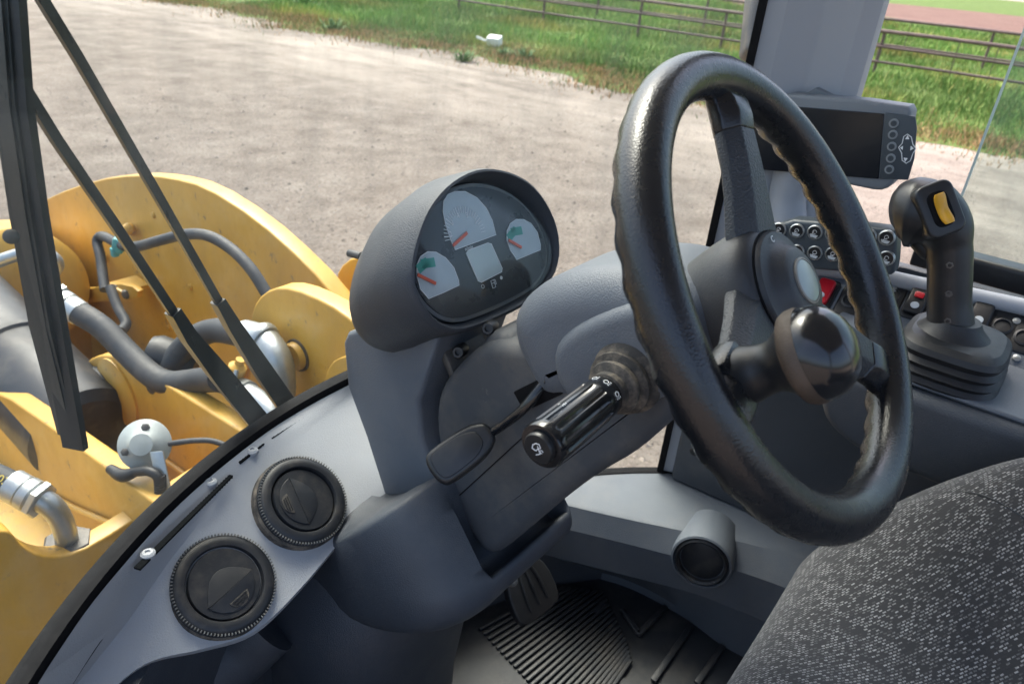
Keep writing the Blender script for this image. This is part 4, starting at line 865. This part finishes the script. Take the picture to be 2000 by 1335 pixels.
def switch(px, py, w_, h_, m_, nm, parent=sp_, th=.010):
    c = sq(px, py); return obj(nm, puff(rrect(w_, h_, min(w_, h_)*.22), c, sy, sx, spn, -.002, th, .003, 3), m_, parent), c
def insert(px, py, w_, h_): return switch(px, py, w_, h_, BLACK, 'switch_frame', th=.0018)
insert(1610, 575, .034, .056); insert(1660, 590, .034, .056); insert(1742, 585, .030, .056); insert(1792, 594, .034, .056); insert(1915, 625, .034, .056); insert(1957, 640, .036, .058); insert(2000, 655, .034, .058)
r_, c = switch(1608, 572, .024, .044, RED, 'red_rocker'); obj('indicator', puff([V(p) for p in circ2(0, 0, .0055, 0, 340, 17)], c+sx*-.010+spn*.0095, sy, sx, spn, 0, .0015, .0005, 1), CLEAR, r_)
r_, c = switch(1790, 592, .026, .046, BLACK, 'rocker'); obj('indicator', puff([V(p) for p in circ2(0, 0, .0058, 0, 340, 17)], c-sx*.010+spn*.0095, sy, sx, spn, 0, .0015, .0005, 1), CLEAR, r_)
obj('red_lock', puff(rrect(.013, .010, .003), c+sx*.008+spn*.0095, sy, sx, spn, 0, .003, .001, 2), RED, r_)
r_, c = switch(1913, 622, .026, .046, BLACK, 'rocker'); obj('indicator', puff([V(p) for p in circ2(0, 0, .0058, 0, 340, 17)], c-sx*.008+spn*.0095, sy, sx, spn, 0, .0015, .0005, 1), CLEAR, r_)
for px in ((1660, 588), (1742, 578), (1957, 638), (2000, 660)):
    c = sq(*px); obj('socket', lathe(c, spn, [(.013, -.002), (.013, .003), (.010, .004), (.009, .001)], 24), VENT, sp_)
for px in ((1745, 566), (1985, 628), (1985, 700)):
    c = sq(*px); obj('screw', lathe(c, spn, [(.005, -.001), (.005, .003), (.002, .004)], 12), STEEL, sp_)
js = thing('joystick', 'black joystick with a yellow rocker on its head above a pleated boot', 'joystick', (.42, -.12, 2.41))
jb = V((.425, -.118, 0)); rings = []
for z, a_, b_ in ((2.412, .082, .070), (2.418, .085, .073), (2.424, .080, .068), (2.430, .085, .073), (2.436, .079, .067), (2.442, .083, .071), (2.448, .077, .066), (2.455, .080, .069), (2.462, .076, .066), (2.468, .066, .058), (2.470, .05, .045)):
    rings.append(ring(jb+V((0, 0, z)), (1, 0, 0), (0, 1, 0), a_*.9, b_*.9, 40, 3.6))
obj('boot', loft(rings), RUBBER, js, smooth=25)
jc = on(1858, 655, x=.42)
obj('flange', lathe(jc, (0, .03, 1), [(.050, -.012), (.0515, -.004), (.050, .000), (.042, .006), (.032, .016), (.028, .024)], 44), RUBBER, js, smooth=60)
JX = .42; hp = [on(*p, x=JX) for p in ((1858, 648), (1854, 590), (1855, 530), (1853, 480), (1842, 445), (1815, 422), (1782, 414), (1758, 414), (1742, 416))]
hg = obj('handle', tube(hp, [.0275, .0255, .0255, .0265, .034, .043, .044, .034, .016], 24, 6), BLACK, js, smooth=70)
hc2 = on(1752, 402, x=JX)
for px in ((1855, 518), (1853, 574), (1851, 627)):
    c = on(px[0], px[1], x=JX-.0255); obj('socket_screw', lathe(c, (-1, -.1, .1), [(.0044, -.004), (.0044, .0008), (.0026, .0010), (.0024, -.0004)], 6), STEELD, hg)
rkn = (EYE-on(1845, 403, x=.40)).normalized(); rkn = (rkn+V((0, -.45, .25))).normalized(); ro = on(1838, 408, x=.385); ru = (V((0, .55, .8))); ru = (ru-rkn*ru.dot(rkn)).normalized(); rr_ = ru.cross(rkn)
hp_ = obj('head_plate', puff(rrect(.046, .066, .012), ro-rkn*.004, rr_, ru, rkn, -.030, .004, .004, 3), BLACK, js)
obj('rocker_well', puff(rrect(.025, .044, .010), ro-rkn*.004, rr_, ru, rkn, .002, .0055, .002, 2), FRIT, hp_)
obj('yellow_rocker', loft([[q for q in ring(ro+ru*(k*.0185)+rkn*(.003+.006*abs(k)**1.5), rr_, rkn, .0072*(1-.25*abs(k)**6)*(.9+.1*abs(k)), .0055*(1-.3*abs(k)**6), 16)] for k in [-1+2*i/12 for i in range(13)]]), YBTN, hp_, smooth=70)
obj('trigger_guard', tube([on(1790, 470, x=JX), on(1812, 490, x=JX), on(1838, 505, x=JX)], [.010, .012, .008], 12), BLACK, js)

# ================================================================== SEAT
def fabric():
    m = bpy.data.materials.new('flecked_charcoal_fabric'); m.use_nodes = True; t = m.node_tree; N, L = t.nodes, t.links; p = N['Principled BSDF']
    p.inputs['Roughness'].default_value = .92; p.inputs['Specular IOR Level'].default_value = .15; p.inputs['Sheen Weight'].default_value = .25
    tc = N.new('ShaderNodeTexCoord'); mp = N.new('ShaderNodeMapping'); mp.inputs['Rotation'].default_value = (0, 0, math.radians(40)); mp.inputs['Scale'].default_value = (1, 1, .6); L.new(tc.outputs['Object'], mp.inputs[0])
    wv = N.new('ShaderNodeTexNoise'); wv.inputs['Scale'].default_value = 160; wv.inputs['Detail'].default_value = 2; L.new(tc.outputs['Object'], wv.inputs[0])
    ad = N.new('ShaderNodeVectorMath'); ad.operation = 'MULTIPLY_ADD'; L.new(wv.outputs['Color'], ad.inputs[0]); ad.inputs[1].default_value = (.0022, .0012, .001); L.new(mp.outputs[0], ad.inputs[2])
    br = N.new('ShaderNodeTexBrick'); br.inputs['Scale'].default_value = 1; br.inputs['Brick Width'].default_value = .0044; br.inputs['Row Height'].default_value = .0028; br.inputs['Mortar Size'].default_value = .0009; br.inputs['Mortar Smooth'].default_value = .6; br.inputs['Bias'].default_value = -.1
    br.inputs['Color1'].default_value = (0, 0, 0, 1); br.inputs['Color2'].default_value = (1, 1, 1, 1); br.inputs['Mortar'].default_value = (0, 0, 0, 1); L.new(ad.outputs[0], br.inputs['Vector'])
    n2 = N.new('ShaderNodeTexNoise'); n2.inputs['Scale'].default_value = 420; n2.inputs['Detail'].default_value = 3; L.new(tc.outputs['Object'], n2.inputs[0])
    mm = N.new('ShaderNodeMath'); mm.operation = 'MULTIPLY'; L.new(br.outputs['Color'], mm.inputs[0]); L.new(n2.outputs['Fac'], mm.inputs[1])
    r = N.new('ShaderNodeValToRGB'); e = r.color_ramp.elements; e[0].position = .08; e[0].color = (.026, .0265, .029, 1); e[1].position = .55; e[1].color = (.30, .30, .305, 1); L.new(mm.outputs[0], r.inputs[0]); L.new(r.outputs[0], p.inputs['Base Color'])
    b = N.new('ShaderNodeBump'); b.inputs['Strength'].default_value = .8; b.inputs['Distance'].default_value = .0015; L.new(mm.outputs[0], b.inputs['Height']); L.new(b.outputs[0], p.inputs['Normal']); return m
FAB = fabric()
se = thing('driver_seat', 'charcoal fabric seat cushion flecked with white below the steering wheel', 'seat', (.06, -.35, ZF))
def sst(t): t = max(0, min(1, t)); return t*t*(3-2*t)
def seat_top(x, y):
    # rolled front and side edges, a raised bolster towards the right and a gentle rise to the back
    dx = min(x+.32, .335-x); dy = -.058-.05*sst((x-.18)/.15)-y; d = min(dx, dy) if max(dx, dy) > .09 else .09-math.hypot(max(0, .09-dx), max(0, .09-dy))
    k = 1-max(0, min(1, d/.09)); z = 2.262+.012*sst((dy-.05)/.25)+.175*sst((x+.02)/.32)*sst((dy+.02)/.20)+.004*math.sin(x*19)*math.sin(y*13)
    return z-.09*(1-math.sqrt(max(0, 1-k*k)))
GX, GY = 76, 72; sv2 = []
for jj in range(GY+1):
    for ii in range(GX+1):
        x = -.32+.655*ii/GX; y = -.058-.74*(jj/GY)**1.25; y -= .05*sst((x-.18)/.15)*(1-jj/GY); sv2.append(V((x, y, seat_top(x, y))))
sf2 = [(a, a+1, a+GX+2, a+GX+1) for jj in range(GY) for a in range(jj*(GX+1), jj*(GX+1)+GX)]
rim_ = list(range(GX+1))+[jj*(GX+1)+GX for jj in range(1, GY+1)]+[GY*(GX+1)+ii for ii in range(GX-1, -1, -1)]+[jj*(GX+1) for jj in range(GY-1, 0, -1)]
bo = len(sv2); sv2 += [V((sv2[a].x, sv2[a].y, 2.10)) for a in rim_]; nr = len(rim_)
sf2 += [(rim_[a], rim_[(a+1) % nr], bo+(a+1) % nr, bo+a) for a in range(nr)]
obj('cushion', (sv2, sf2), FAB, se, smooth=75)
obj('base', box((.05, -.42, 1.95), (.42, .50, .36)), BLACK, se, bevel=.02)
sm_ = [(x, y) for x, y in ((.24, -.14), (.20, -.20), (.175, -.28), (.165, -.38))]
obj('seam', tube([V((x, y, seat_top(x, y)+.0004)) for x, y in sm_], .0013, 6), BLACK, se)
